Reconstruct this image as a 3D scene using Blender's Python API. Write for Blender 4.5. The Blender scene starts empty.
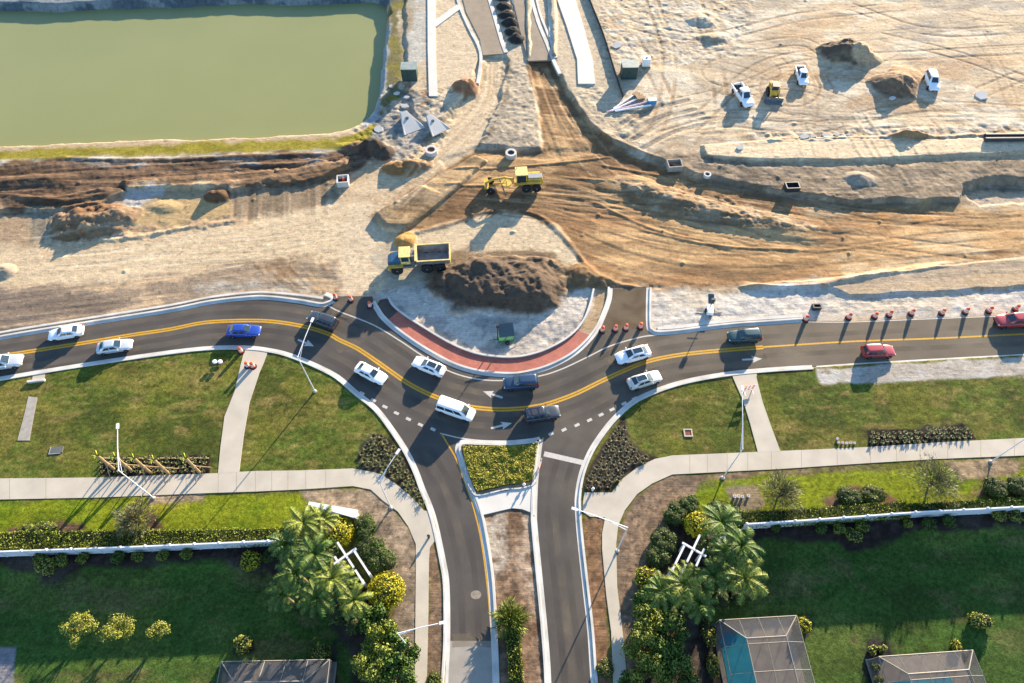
import bpy, bmesh, math, random
import numpy as np
from mathutils import Vector, Matrix
random.seed(7)
R = math.radians
SUN_EL, SUN_AZ = 13.8, 29.0
# ---------------------------------------------------------------- scene, camera, light
scn = bpy.context.scene
COL = scn.collection
CAM_H, TILT, F = 72.0, R(32.7), 682.7
cam = bpy.data.cameras.new('camera'); camo = bpy.data.objects.new('camera', cam); COL.objects.link(camo)
camo.location = (0, 0, CAM_H); camo.rotation_euler = (TILT, 0, 0)
cam.sensor_width = 36; cam.lens = 24; cam.clip_end = 3000; cam.clip_start = 1
scn.camera = camo
w = bpy.data.worlds.new("World"); scn.world = w; w.use_nodes = True
nt = w.node_tree; bg = nt.nodes['Background']
sk = nt.nodes.new('ShaderNodeTexSky'); sk.sky_type = 'NISHITA'; sk.sun_disc = False
sk.sun_elevation = R(SUN_EL); sk.sun_rotation = R(SUN_AZ); sk.air_density = 1.0; sk.dust_density = 0.3; sk.ozone_density = 3.2
nt.links.new(sk.outputs[0], bg.inputs[0]); bg.inputs[1].default_value = 0.11
sl = bpy.data.lights.new('sun', 'SUN'); so = bpy.data.objects.new('sun', sl); COL.objects.link(so)
sl.energy = 5.0; sl.angle = R(0.6); sl.color = (1.0, 0.825, 0.61)
sd = Vector((-math.sin(R(SUN_AZ))*math.cos(R(SUN_EL)), -math.cos(R(SUN_AZ))*math.cos(R(SUN_EL)), -math.sin(R(SUN_EL))))
so.rotation_euler = sd.to_track_quat('-Z', 'Y').to_euler(); so.location = (0, 0, 120)
scn.view_settings.view_transform = 'Standard'; scn.view_settings.look = 'None'
scn.view_settings.exposure = 2.07; scn.view_settings.gamma = 1; scn.view_settings.use_curve_mapping = False

def G(px, py, z=0.0):
    u = (px-512)/F; v = (341.5-py)/F
    dy = v*math.cos(TILT)+math.sin(TILT); dz = v*math.sin(TILT)-math.cos(TILT)
    t = (CAM_H-z)/-dz
    return (u*t, dy*t)
def P(pts, z=0.0): return np.array([G(a, b, z) for a, b in pts])
def smooth(pts, n=4, closed=False):
    pts = [np.array(p, float) for p in pts]; N = len(pts); out = []
    for i in range(N if closed else N-1):
        p1, p2 = pts[i], pts[(i+1) % N]
        p0 = pts[(i-1) % N] if (closed or i > 0) else 2*p1-p2
        p3 = pts[(i+2) % N] if (closed or i < N-2) else 2*p2-p1
        for k in range(n):
            t = k/n
            out.append(0.5*((2*p1)+(p2-p0)*t+(2*p0-5*p1+4*p2-p3)*t*t+(3*p1-p0-3*p2+p3)*t**3))
    if not closed: out.append(pts[-1])
    return out
def s2l(c):
    c = c/255.0
    return c/12.92 if c <= 0.04045 else ((c+0.055)/1.055)**2.4
K = (2.0, 1.96, 2.0)
def pic(r, g, b):            # base colour whose sunlit look is about this
    return tuple(max(0.004, min(0.85, s2l(v)/k)) for v, k in zip((r, g, b), K))

# ---------------------------------------------------------------- materials
MATS = {}
def mat(name, col, rough=0.7, var=0.15, scale=3.0, bump=0.0, bscale=20.0, metal=0.0, spec=0.3, island=0.0, emit=None, coat=0.0, alpha=1.0, trans=0.0):
    if name in MATS: return MATS[name]
    m = bpy.data.materials.new(name); m.use_nodes = True; t = m.node_tree; N = t.nodes; L = t.links
    b = N['Principled BSDF']
    b.inputs['Roughness'].default_value = rough; b.inputs['Metallic'].default_value = metal
    b.inputs['Specular IOR Level'].default_value = spec; b.inputs['Coat Weight'].default_value = coat
    b.inputs['Coat Roughness'].default_value = 0.06
    b.inputs['Alpha'].default_value = alpha; b.inputs['Transmission Weight'].default_value = trans
    tc = N.new('ShaderNodeTexCoord'); no = N.new('ShaderNodeTexNoise'); no.inputs['Scale'].default_value = scale
    no.inputs['Detail'].default_value = 6; L.new(tc.outputs['Object'], no.inputs['Vector'])
    mr = N.new('ShaderNodeMapRange'); mr.inputs['From Min'].default_value = 0.3; mr.inputs['From Max'].default_value = 0.7
    mr.inputs['To Min'].default_value = 1-var; mr.inputs['To Max'].default_value = 1+var; L.new(no.outputs['Fac'], mr.inputs['Value'])
    val = mr.outputs[0]
    if island:
        ge = N.new('ShaderNodeNewGeometry'); m2 = N.new('ShaderNodeMapRange')
        m2.inputs['To Min'].default_value = 1-island; m2.inputs['To Max'].default_value = 1+island
        L.new(ge.outputs['Random Per Island'], m2.inputs['Value'])
        mu = N.new('ShaderNodeMath'); mu.operation = 'MULTIPLY'; L.new(val, mu.inputs[0]); L.new(m2.outputs[0], mu.inputs[1]); val = mu.outputs[0]
    vm = N.new('ShaderNodeVectorMath'); vm.operation = 'SCALE'; vm.inputs[0].default_value = col; L.new(val, vm.inputs['Scale'])
    L.new(vm.outputs[0], b.inputs['Base Color'])
    if bump:
        n2 = N.new('ShaderNodeTexNoise'); n2.inputs['Scale'].default_value = bscale; n2.inputs['Detail'].default_value = 4
        L.new(tc.outputs['Object'], n2.inputs['Vector']); bp = N.new('ShaderNodeBump'); bp.inputs['Distance'].default_value = bump
        bp.inputs['Strength'].default_value = 1.0
        L.new(n2.outputs['Fac'], bp.inputs['Height']); L.new(bp.outputs[0], b.inputs['Normal'])
    if emit: b.inputs['Emission Color'].default_value = (*emit, 1); b.inputs['Emission Strength'].default_value = 1
    MATS[name] = m; return m

# ---------------------------------------------------------------- mesh builder and object helpers
class MB:
    def __init__(s): s.v = []; s.f = []; s.mi = []
    def add(s, vs, fs, mi=0):
        o = len(s.v); s.v += [tuple(v) for v in vs]; s.f += [tuple(i+o for i in f) for f in fs]; s.mi += [mi]*len(fs); return s
    def box(s, c, d, rz=0.0, mi=0, M=None, taper=1.0):
        x, y, z = d[0]/2, d[1]/2, d[2]/2
        vs = [Vector((a*x*(taper if k > 0 else 1), b*y*(taper if k > 0 else 1), k*z)) for k in (-1, 1) for a, b in ((-1, -1), (1, -1), (1, 1), (-1, 1))]
        T = M if M is not None else Matrix.Rotation(rz, 3, 'Z')
        vs = [T @ v+Vector(c) for v in vs]
        return s.add(vs, [(3, 2, 1, 0), (4, 5, 6, 7), (0, 1, 5, 4), (1, 2, 6, 5), (2, 3, 7, 6), (3, 0, 4, 7)], mi)
    def tube(s, pts, rad, n=8, mi=0, cap=True):
        pts = [Vector(p) for p in pts]; rad = rad if isinstance(rad, (list, tuple)) else [rad]*len(pts)
        vs = []; fs = []
        for i, p in enumerate(pts):
            d = (pts[min(i+1, len(pts)-1)]-pts[max(i-1, 0)]).normalized()
            a = Vector((0, 0, 1)) if abs(d.z) < 0.9 else Vector((1, 0, 0))
            x = d.cross(a).normalized(); y = d.cross(x)
            for k in range(n):
                t = 2*math.pi*k/n; vs.append(p+(x*math.cos(t)+y*math.sin(t))*rad[i])
        for i in range(len(pts)-1):
            for k in range(n):
                a, b = i*n+k, i*n+(k+1) % n; fs.append((a, b, b+n, a+n))
        if cap: fs.append(tuple(range(n-1, -1, -1))); fs.append(tuple((len(pts)-1)*n+k for k in range(n)))
        return s.add(vs, fs, mi)
    def lathe(s, prof, c=(0, 0, 0), n=16, mi=0, axis='Z'):
        vs = []; fs = []
        for r, z in prof:
            for k in range(n):
                t = 2*math.pi*k/n; q = (r*math.cos(t), r*math.sin(t), z)
                if axis == 'Y': q = (q[0], q[2], q[1])
                if axis == 'X': q = (q[2], q[0], q[1])
                vs.append((q[0]+c[0], q[1]+c[1], q[2]+c[2]))
        for i in range(len(prof)-1):
            for k in range(n):
                a, b = i*n+k, i*n+(k+1) % n; fs.append((a, b, b+n, a+n))
        fs.append(tuple(range(n-1, -1, -1))); fs.append(tuple((len(prof)-1)*n+k for k in range(n)))
        return s.add(vs, fs, mi)
    def prism(s, poly, z0, z1, mi=0):
        n = len(poly); A = sum(poly[i][0]*poly[(i+1) % n][1]-poly[(i+1) % n][0]*poly[i][1] for i in range(n))
        if A < 0: poly = poly[::-1]
        vs = [(p[0], p[1], z0) for p in poly]+[(p[0], p[1], z1) for p in poly]
        fs = [tuple(range(n, 2*n)), tuple(range(n-1, -1, -1))]+[(i, (i+1) % n, (i+1) % n+n, i+n) for i in range(n)]
        return s.add(vs, fs, mi)
    def loft(s, rings, mi=0, cap=True):
        n = len(rings[0]); vs = [v for r in rings for v in r]; fs = []
        for i in range(len(rings)-1):
            for k in range(n):
                a, b = i*n+k, i*n+(k+1) % n; fs.append((a, b, b+n, a+n))
        if cap: fs.append(tuple(range(n-1, -1, -1))); fs.append(tuple((len(rings)-1)*n+k for k in range(n)))
        return s.add(vs, fs, mi)
    def sweep(s, line, prof, mi=0):     # prof: (side offset, z) points swept along a ground line; + offset = left of travel
        line = [np.array(p[:2], float) for p in line]; rings = []
        for i, p in enumerate(line):
            a = line[max(i-1, 0)]; b = line[min(i+1, len(line)-1)]; d = (b-a)/max(1e-6, np.linalg.norm(b-a)); nx = np.array((-d[1], d[0]))
            rings.append([(p[0]+nx[0]*o, p[1]+nx[1]*o, z) for o, z in prof])
        return s.loft(rings, mi)
    def build(s, name, mats, parent=None, smooth_=False, loc=None, rz=None):
        me = bpy.data.meshes.new(name); me.from_pydata(s.v, [], s.f)
        if not isinstance(mats, (list, tuple)): mats = [mats]
        for m in mats: me.materials.append(m)
        me.polygons.foreach_set('material_index', s.mi)
        if smooth_: me.polygons.foreach_set('use_smooth', [True]*len(s.f))
        me.update()
        o = bpy.data.objects.new(name, me); COL.objects.link(o)
        if parent is not None: o.parent = parent
        if loc is not None: o.location = loc
        if rz is not None: o.rotation_euler = (0, 0, rz)
        return o
def fixn(o):
    bm = bmesh.new(); bm.from_mesh(o.data); bmesh.ops.recalc_face_normals(bm, faces=bm.faces); bm.to_mesh(o.data); bm.free(); return o
def tag(o, label=None, cat=None, group=None, kind=None):
    if label: o['label'] = label
    if cat: o['category'] = cat
    if group: o['group'] = group
    if kind: o['kind'] = kind
    return o
def thing(name, label, cat, loc=(0, 0, 0), rz=0.0, group=None):
    o = bpy.data.objects.new(name, None); COL.objects.link(o); o.location = loc; o.rotation_euler = (0, 0, rz)
    o.empty_display_size = 0.3
    return tag(o, label, cat, group)
def dup(root, loc, rz=0.0, label=None, scale=None, group=None):
    r = root.copy(); COL.objects.link(r); r.location = loc; r.rotation_euler = (0, 0, rz)
    if label: r['label'] = label
    if group: r['group'] = group
    if scale: r.scale = (scale,)*3 if not isinstance(scale, tuple) else scale
    for ch in list(root.children):
        c = ch.copy(); COL.objects.link(c); c.parent = r
        for g in list(ch.children):
            d = g.copy(); COL.objects.link(d); d.parent = c
    return r
ORD = ['first', 'second', 'third', 'fourth', 'fifth', 'sixth', 'seventh', 'eighth', 'ninth', 'tenth', 'eleventh', 'twelfth', 'thirteenth', 'fourteenth', 'fifteenth', 'sixteenth']

# ---------------------------------------------------------------- noise and the ground grid
rng = np.random.RandomState(11)
LAT = rng.rand(256, 256)*2-1
def vn(x, y, s=0):
    x = x+s*17.31; y = y+s*9.17
    xi = np.floor(x).astype(int); yi = np.floor(y).astype(int); fx = x-xi; fy = y-yi
    fx = fx*fx*(3-2*fx); fy = fy*fy*(3-2*fy)
    a = LAT[xi & 255, yi & 255]; b = LAT[(xi+1) & 255, yi & 255]; c = LAT[xi & 255, (yi+1) & 255]; d = LAT[(xi+1) & 255, (yi+1) & 255]
    return (a*(1-fx)+b*fx)*(1-fy)+(c*(1-fx)+d*fx)*fy
def fbm(x, y, o=4, s=0):
    r = 0; a = 1.0; t = 0
    for k in range(o): r = r+a*vn(x*2**k, y*2**k, s+k*3); t += a; a *= 0.55
    return r/t
ST = 0.16
gx = np.concatenate([[-400, -250, -170, -130, -112, -104], np.arange(-100, 100.01, ST), [104, 112, 130, 170, 250, 400]])
gy = np.concatenate([[-200, -100, -50, -25, -10, -3, 1, 3], np.arange(4.4, 125, ST), [126, 130, 140, 160, 200, 300, 500]])
NX, NY = len(gx), len(gy)
X, Y = np.meshgrid(gx, gy)          # shape (NY, NX)
H = np.zeros_like(X); C = np.zeros(X.shape+(3,)); GR = np.zeros_like(X)
def sub(pts, pad):
    pts = np.asarray(pts); a, b = pts.min(0)-pad, pts.max(0)+pad
    i0, i1 = np.searchsorted(gx, a[0]), np.searchsorted(gx, b[0]); j0, j1 = np.searchsorted(gy, a[1]), np.searchsorted(gy, b[1])
    return (slice(j0, j1), slice(i0, i1))
def segd(x, y, pts, closed=False):   # distance, arclength, signed side distance to nearest segment
    D = np.full(x.shape, 1e9); A = np.zeros(x.shape); S = np.zeros(x.shape); acc = 0.0
    n = len(pts)
    for i in range(n if closed else n-1):
        p, q = pts[i], pts[(i+1) % n]; d = q-p; l = math.hypot(*d)
        if l < 1e-6: continue
        t = ((x-p[0])*d[0]+(y-p[1])*d[1])/l/l; tc = np.clip(t, 0, 1)
        ex, ey = x-p[0]-tc*d[0], y-p[1]-tc*d[1]; dd = np.hypot(ex, ey); m = dd < D
        D = np.where(m, dd, D); A = np.where(m, acc+tc*l, A); S = np.where(m, ((x-p[0])*d[1]-(y-p[1])*d[0])/l, S); acc += l
    return D, A, S
def inside(x, y, pts):
    r = np.zeros(x.shape, bool); n = len(pts)
    for i in range(n):
        x0, y0 = pts[i]; x1, y1 = pts[(i+1) % n]
        if y0 == y1: continue
        c = ((y0 > y) != (y1 > y)) & (x < (x1-x0)*(y-y0)/(y1-y0)+x0); r ^= c
    return r
SEED = [0]
def mask(pts, soft=0.6, wob=0.4, ws=0.35, edge=0.5):
    SEED[0] += 1; sl_ = sub(pts, soft+wob+0.5); x, y = X[sl_], Y[sl_]
    D, _, _ = segd(x, y, pts, True); sdist = np.where(inside(x, y, pts), D, -D)
    if wob: sdist = sdist+fbm(x*ws, y*ws, 4, SEED[0])*wob*2
    return sl_, np.clip(sdist/soft+edge, 0, 1)
def paint(pp, col, soft=0.6, wob=0.4, alpha=1.0, grass=0.0, z=0.0, sm=True, ws=0.35):
    pts = P(pp, z); s, m = mask(pts, soft, wob, ws); m = m*alpha
    C[s] = C[s]*(1-m[..., None])+np.array(pic(*col))*m[..., None]; GR[s] = GR[s]*(1-m)+grass*m
def mottle(pp, col, lo=0.1, scale=0.3, alpha=0.6, soft=1.0, seed=5, z=0.0, stretch=1.0):
    pts = P(pp, z); s, m = mask(pts, soft, 0.5); x, y = X[s], Y[s]
    n = np.clip((fbm(x*scale, y*scale*stretch, 5, seed)-lo)*5, 0, 1)*alpha*m
    C[s] = C[s]*(1-n[..., None])+np.array(pic(*col))*n[..., None]
def stroke(pp, width, col, alpha=0.8, soft=0.4, wob=0.15, z=0.0, dh=0.0, brk=0.0):
    pts = np.array(smooth(P(pp, z), 4)); s = sub(pts, width+1); x, y = X[s], Y[s]; SEED[0] += 1
    D, A, S = segd(x, y, pts); D = D+fbm(x*0.6, y*0.6, 3, SEED[0])*wob*2
    m = np.clip((width/2-D)/soft+0.5, 0, 1)*alpha
    if brk: m = m*np.clip(0.5+fbm(x*0.35, y*0.35, 3, SEED[0]+9)*brk*2+0.3, 0, 1)
    C[s] = C[s]*(1-m[..., None])+np.array(pic(*col))*m[..., None]
    if dh: H[s] += m*dh
def lift(pp, dz, soft=1.0, wob=0.3, z=0.0, edge=0.5, ws=0.35):
    pts = P(pp, z); s, m = mask(pts, soft, wob, ws, edge); m = m*m*(3-2*m); H[s] += dz*m
def setz(pp, z1, soft=0.5, z=0.0, wob=0.0):
    pts = P(pp, z); s, m = mask(pts, soft, wob); H[s] = H[s]*(1-m)+z1*m
def ridge(pp, h, width, z=0.0, wob=0.3, steep=1.3):
    pts = np.array(smooth(P(pp, z), 4)); s = sub(pts, width*1.5); x, y = X[s], Y[s]; SEED[0] += 1
    D, A, S = segd(x, y, pts); D = D*(1+fbm(x*0.5, y*0.5, 3, SEED[0])*wob)
    if not A.size: return
    L_ = A.max(); e = np.clip(np.minimum(A, L_-A)/max(1.0, width), 0, 1)
    H[s] += h*np.clip(1-D/(width/2), 0, 1)**(1/steep)*(0.35+0.65*e)*(1+0.35*fbm(x*0.4, y*0.4, 3, SEED[0]+2))
def mound(px, py, rx, ry, h, col=None, rot=0.0, p=1.4, lump=0.45):
    c = G(px, py); s = sub([c], max(rx, ry)*1.4); x, y = X[s]-c[0], Y[s]-c[1]; SEED[0] += 1
    xr, yr = x*math.cos(rot)+y*math.sin(rot), -x*math.sin(rot)+y*math.cos(rot)
    r = np.hypot(xr/rx, yr/ry); r = r*(1+0.28*fbm(x*0.35, y*0.35, 4, SEED[0]))
    k = np.clip(1-r, 0, 1); q = np.minimum(1, k*p)
    H[s] += h*q*(1+lump*fbm(x*0.5, y*0.5, 4, SEED[0]+4))
    if col is not None:
        m = np.clip(k*7, 0, 1)[..., None]; C[s] = C[s]*(1-m)+np.array(pic(*col))*m
def streak(pp, guide, amp=0.18, wl=0.6, L_=14.0, hamp=0.03, seed=3, z=0.0, soft=1.0):
    pts = P(pp, z); s, m = mask(pts, soft, 0.4); x, y = X[s], Y[s]
    g = np.array(smooth(P(guide, z), 3)); D, A, S = segd(x, y, g)
    n = fbm(A/L_, S/wl, 3, seed)*0.6+fbm(A/(L_*0.4), S/(wl*2.7), 2, seed+7)*0.7
    C[s] *= (1+amp*n*m*1.6)[..., None]; H[s] += n*hamp*m*1.5
    return s
def rough(pp, amp=0.12, scale=0.8, seed=2, camp=0.0, z=0.0, soft=1.0):
    pts = P(pp, z); s, m = mask(pts, soft, 0.4); x, y = X[s], Y[s]
    n = fbm(x*scale, y*scale, 4, seed); H[s] += n*amp*m*1.6
    if camp: C[s] *= (1+camp*n*m*1.8)[..., None]
def tracks(pp, gauge=2.0, wd=0.45, col=(150, 120, 90), alpha=0.3, dh=-0.03):
    w_ = P(pp); ln = np.array(smooth(w_, 6))
    d = np.gradient(ln, axis=0); d /= np.linalg.norm(d, axis=1)[:, None]; nn = np.stack([-d[:, 1], d[:, 0]], 1)
    for sg in (-1, 1):
        q = ln+nn*sg*gauge/2; s = sub(q, 1); x, y = X[s], Y[s]; SEED[0] += 1
        D, A, S = segd(x, y, q); m = np.clip((wd/2-D)/0.16+0.5, 0, 1)*alpha*np.clip(0.75+fbm(x*0.25, y*0.25, 2, SEED[0]), 0.1, 1)
        C[s] = C[s]*(1-m[..., None])+np.array(pic(*col))*m[..., None]; H[s] += dh*m/alpha
def Hq(x, y):
    i = int(np.clip(np.searchsorted(gx, x)-1, 0, NX-2)); j = int(np.clip(np.searchsorted(gy, y)-1, 0, NY-2))
    fx = (x-gx[i])/(gx[i+1]-gx[i]); fy = (y-gy[j])/(gy[j+1]-gy[j])
    return float((H[j, i]*(1-fx)+H[j, i+1]*fx)*(1-fy)+(H[j+1, i]*(1-fx)+H[j+1, i+1]*fx)*fy)
def at(px, py, dz=0.0):     # the ground point seen at a pixel; dz: the pixel shows a point that high above the ground
    z = 0.0
    for _ in range(8):
        x, y = G(px, py, z+dz); z = Hq(x, y)
    return (x, y, z)
# ---------------------------------------------------------------- traced outlines (photo pixels, mapped onto the ground)
ROAD_N = [(-140,366),(-60,352),(0,339),(85,325),(170,311.5),(210,303.5),(250,299),(270,299),(300,302.5),(320,306),(333,303)]
GAP = [(336,297),(372,297),(376,309)]
ISL = [(376,309),(382,318),(395,330),(415,344.5),(435,356.5),(455,366.5),(480,373.5),(510,376),(530,373.5),(550,367.5),(570,357.5),(585,345.5),(597,331),(605,314),(610,299),(611,288)]
NE = [(648,288),(647.5,310),(648,327),(651,331.5),(658,334),(680,332.5),(710,328.5),(740,325.5),(770,323.5),(803,321)]
NE2 = [(850,321.5),(937,318),(1024,314.5),(1120,311),(1250,306)]
SE2 = [(1250,344),(1120,350),(1024,354.5),(937,359),(850,364),(816,366.5)]
SE = [(816,367),(768,369.5),(732,373),(700,378),(674.5,384),(652,392),(632,402),(614,418),(601,434),(589.5,452),(581,473),(577,495),(577,512),(579.5,542),(584.5,587),(589.5,632),(593,683),(600,760)]
LI_R = [(553,760),(549,683),(546,637),(540,574),(535.5,527),(535,513),(536,484.5),(538.5,459.5),(543,438)]
TRI_T = [(543,438),(530,440.5),(506,442.5),(480,442),(464,441.5)]
LI_L = [(458,446),(459,457),(467,482),(476,505),(483,532),(489,572),(492.5,622),(495,683),(497,760)]
SW = [(445,760),(446,683),(448,641),(447.5,587),(444,562),(436,524),(430,505),(423.5,489.5),(416,469.5),(406,449.5),(391,427),(376,408),(356,392),(338.5,377),(320,367),(300,358.5),(284,353),(270,350),(250,347.5),(215,347.5),(170,352),(85,364.5),(0,378.5),(-60,390),(-140,404)]
ROADPX = ROAD_N+GAP+ISL[1:]+NE+NE2+SE2+SE[1:]+LI_R+TRI_T[1:]+LI_L+SW
MED = [(481.5,514),(497,511.5),(512,508),(522,509),(530,512),(533,519),(539,574),(545,637),(548,690),(548,800),(497,800),(495,690),(492.5,622),(489,572),(482,526)]
S_WALK = [(-200,480),(0,479),(100,478),(210,474),(256,471.5),(300,471),(353,469),(370,472),(381,474.5),(396,484.5),(408.5,494.5),(418.5,504.5),(424,511),(432,512),(437,528),(436,540),(430,548),(429,562),(428.5,612),(427,683),(427,760),(414,760),(415,683),(416,574),(416,544.5),(408.5,527),(398,512),(383,501),(371,490),(353,486.5),(300,490),(256,492),(210,493.5),(100,498),(0,500),(-200,503)]
E_WALK = [(1200,427),(1024,438.5),(937,443),(870,447.5),(780,451.5),(720,454),(672,456),(654.5,459.5),(637,468),(622,479.5),(612,493),(584,493),(582,512),(590,517),(605,518),(602,534),(602,549.5),(606,594.5),(611,632),(613,683),(616,760),(631,760),(627,683),(623,637),(617,587),(616,544.5),(618,526),(624.5,511),(637,494.5),(652,484),(672,475),(720,472.5),(780,469.5),(870,463.5),(937,459.5),(1024,456),(1200,446)]
# ---------------------------------------------------------------- terrain colours
C[:] = pic(214, 184, 146)
ALLN = [(-400,-60),(1500,-60),(1500,330),(-400,330)]
# northern pale ground, right
paint([(560,-40),(1400,-40),(1400,148),(700,150),(640,160),(585,128),(552,60)], (232,204,166), 2, 1.5)
mottle([(560,-40),(1400,-40),(1400,148),(700,150),(640,160),(585,128),(552,60)], (178,164,146), -0.05, 0.10, 0.55, seed=4, stretch=2.0)
mottle([(560,-40),(1400,-40),(1400,148),(700,150),(640,160),(585,128),(552,60)], (242,224,196), 0.05, 0.14, 0.8, seed=14, stretch=2.0)
mottle([(590,-10),(760,-10),(740,60),(650,70),(600,60)], (236,222,200), 0.0, 0.45, 0.7, seed=24)
mottle([(700,0),(1100,-10),(1100,60),(740,30)], (166,158,148), 0.12, 0.16, 0.6, seed=34, stretch=2.5)
mottle([(560,-40),(1400,-40),(1400,148),(700,150),(640,160),(585,128),(552,60)], (206,160,108), 0.12, 0.09, 0.45, seed=44, stretch=3)
# pale strips around the unfinished roads, top middle
paint([(385,-40),(600,-40),(612,60),(640,140),(560,158),(470,152),(400,160),(360,140),(385,60)], (222,200,168), 2, 1)
paint([(430,-20),(470,-20),(505,60),(480,130),(440,110)], (234,208,172), 2, 1)
paint([(500,66),(530,66),(541,150),(480,146),(495,110)], (206,186,158), 1.5, 0.8)
mottle([(500,66),(530,66),(541,150),(480,146),(495,110)], (160,148,132), 0.0, 0.35, 0.6, seed=6)
paint([(556,95),(600,110),(630,150),(560,140)], (206,184,154), 1.5, 1)
# pond bank on the right
paint([(385,-30),(405,-30),(404,90),(392,122),(372,134),(380,100)], (128,120,82), 1.2, 1.5, grass=0.5)
mottle([(385,-30),(405,-30),(404,90),(392,122),(372,134),(380,100)], (150,138,60), 0.0, 0.5, 0.8, seed=8)
paint([(405,-30),(418,-30),(418,60),(402,76)], (180,160,128), 1.5, 1)
paint([(418,-30),(428,-30),(428,60),(405,75),(408,55)], (206,198,184), 1.5, 1)
paint([(375,120),(400,100),(430,110),(445,130),(420,155),(372,160),(350,155)], (190,176,158), 1.5, 1.6)
mottle([(375,100),(400,90),(450,95),(445,130),(420,155),(372,160),(350,155)], (120,128,132), -0.05, 0.5, 0.7, seed=9)
mottle([(395,80),(425,80),(430,110),(400,118)], (190,140,96), 0.0, 0.7, 0.8, seed=19)
# pond bank, front: sand line, yellow grass, white line
PB = lambda d0, d1: [(-200,158+d0),(0,148+d0),(256,138.5+d0),(335,136.5+d0),(358,130+d0),(372,118+d0*0.7),(380,118+d1*0.7),(366,131+d1),(338,137+d1),(256,139+d1),(0,148.5+d1),(-200,158+d1)]
paint(PB(12, 20), (214,204,190), 0.5, 0.8)
paint(PB(2.5, 13), (176,160,60), 0.8, 0.5, grass=0.7)
mottle(PB(3, 13), (146,134,42), 0.0, 0.5, 0.7, seed=10, stretch=2)
paint(PB(-3, 1.8), (232,204,166), 0.5, 0.3, z=-.7)
# brown bands left of the work area
LB = [(-200,178),(0,162),(120,160),(256,154),(340,152),(372,140),(386,148),(352,172),(330,186),(256,190),(180,192),(128,190),(100,210),(60,214),(-200,222)]
paint(LB, (130,102,78), 0.8, 0.8)
mottle(LB, (112,90,72), -0.1, 0.25, 0.7, seed=11, stretch=3)
mottle([(60,156),(256,153),(340,152),(340,166),(200,172),(90,168)], (150,146,140), 0.0, 0.3, 0.6, seed=12, stretch=3)
paint([(128,182),(180,178),(300,170),(345,160),(352,168),(325,181),(256,187),(180,188)], (156,122,90), 0.5, 0.4)
paint([(-200,222),(0,212),(60,212),(128,195),(235,190),(235,225),(160,236),(60,245),(-200,250)], (190,160,126), 1, 1)
paint([(28,212),(60,208),(66,240),(30,242)], (164,150,128), 0.8, 0.5)
paint([(125,190),(165,186),(235,188),(240,196),(160,212),(130,220)], (200,172,132), 1, 1.2); paint([(126,191),(166,187),(163,196),(138,204),(134,216),(126,206)], (214,204,192), .6, .8)
paint([(130,214),(160,202),(232,202),(236,214),(180,226),(100,232)], (210,176,124), 1, 0.8)
paint([(234,190),(330,182),(345,196),(318,215),(250,222),(232,216)], (164,140,112), 1, 0.5)
# main pale haul band on the left, down to the gap in the kerb
paint([(-200,262),(0,246),(90,240),(160,236),(260,216),(330,205),(392,190),(420,175),(470,150),(500,100),(507,60),(482,58),(470,95),(430,140),(395,168),(350,190),(392,210),(386,240),(374,262),(372,299),(335,299),(332,270),(250,265),(120,282),(60,288),(-200,292)], (234,206,166), 1.6, 0.8)
mottle([(-200,262),(0,246),(160,236),(330,205),(392,190),(374,299),(335,299),(332,270),(60,288)], (214,176,130), 0.05, 0.12, 0.5, seed=13, stretch=2)
paint([(352,200),(385,210),(382,255),(372,299),(335,299),(338,250)], (232,206,170), 1.2, 0.8)
# rough strip north of the left road
paint([(-200,300),(0,286),(60,286),(120,284),(250,264),(335,262),(338,292),(328,298),(256,291),(200,300),(100,317),(0,332),(-200,360)], (176,152,126), 1.2, 1)
mottle([(-200,300),(0,286),(120,284),(250,264),(335,262),(338,292),(256,291),(100,317),(0,332)], (224,190,148), 0.0, 0.25, 0.8, seed=15, stretch=2)
paint([(-200,305),(0,288),(50,292),(110,300),(150,300),(90,316),(0,331),(-200,358)], (150,130,112), 1.0, 0.6)
paint([(200,286),(256,280),(305,282),(326,297),(300,293),(256,290),(210,296)], (206,190,168), 1.0, 0.8)
mottle([(230,262),(335,250),(345,285),(320,294),(250,280)], (150,112,72), 0.0, 0.5, 0.5, seed=16)
# orange graded ground
OR = [(528,64),(552,62),(568,95),(590,128),(612,144),(640,158),(700,180),(780,196),(850,205),(955,204),(975,210),(1300,205),(1300,255),(1024,256),(950,264),(900,272),(850,284),(800,289),(740,284),(690,288),(640,288),(605,280),(588,268),(576,252),(556,228),(530,214),(485,212),(440,226),(410,236),(384,226),(378,218),(410,196),(450,168),(475,150),(545,154),(540,110)]
paint(OR, (178,134,90), 0.7, 0.5)
paint([(528,64),(552,62),(568,95),(590,128),(612,144),(600,160),(560,158),(545,154),(540,110)], (150,112,76), 0.7, 0.4)
paint([(475,150),(620,150),(700,185),(660,200),(560,210),(480,206),(430,222),(384,226),(378,218),(410,196),(450,168)], (146,112,78), 2.0, 1.0)
paint([(376,218),(400,202),(440,176),(480,157),(500,158),(455,192),(430,215),(403,233),(384,229)], (184,156,120), 0.4, 0.2)
paint([(600,225),(700,215),(800,240),(1024,215),(1300,210),(1300,235),(1024,240),(900,262),(760,272),(640,262),(590,250)], (210,164,110), 3.0, 1.5)
mottle(OR, (222,180,126), 0.02, 0.10, 0.65, seed=17, stretch=3)
mottle(OR, (140,110,78), 0.12, 0.12, 0.6, seed=18, stretch=3)
mottle([(800,205),(1100,205),(1100,260),(850,280)], (232,202,158), 0.0, 0.12, 0.6, seed=28, stretch=3)
mottle([(850,205),(930,205),(930,225),(850,225)], (224,162,84), 0.0, 0.2, 0.6, seed=29, stretch=3)
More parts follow.
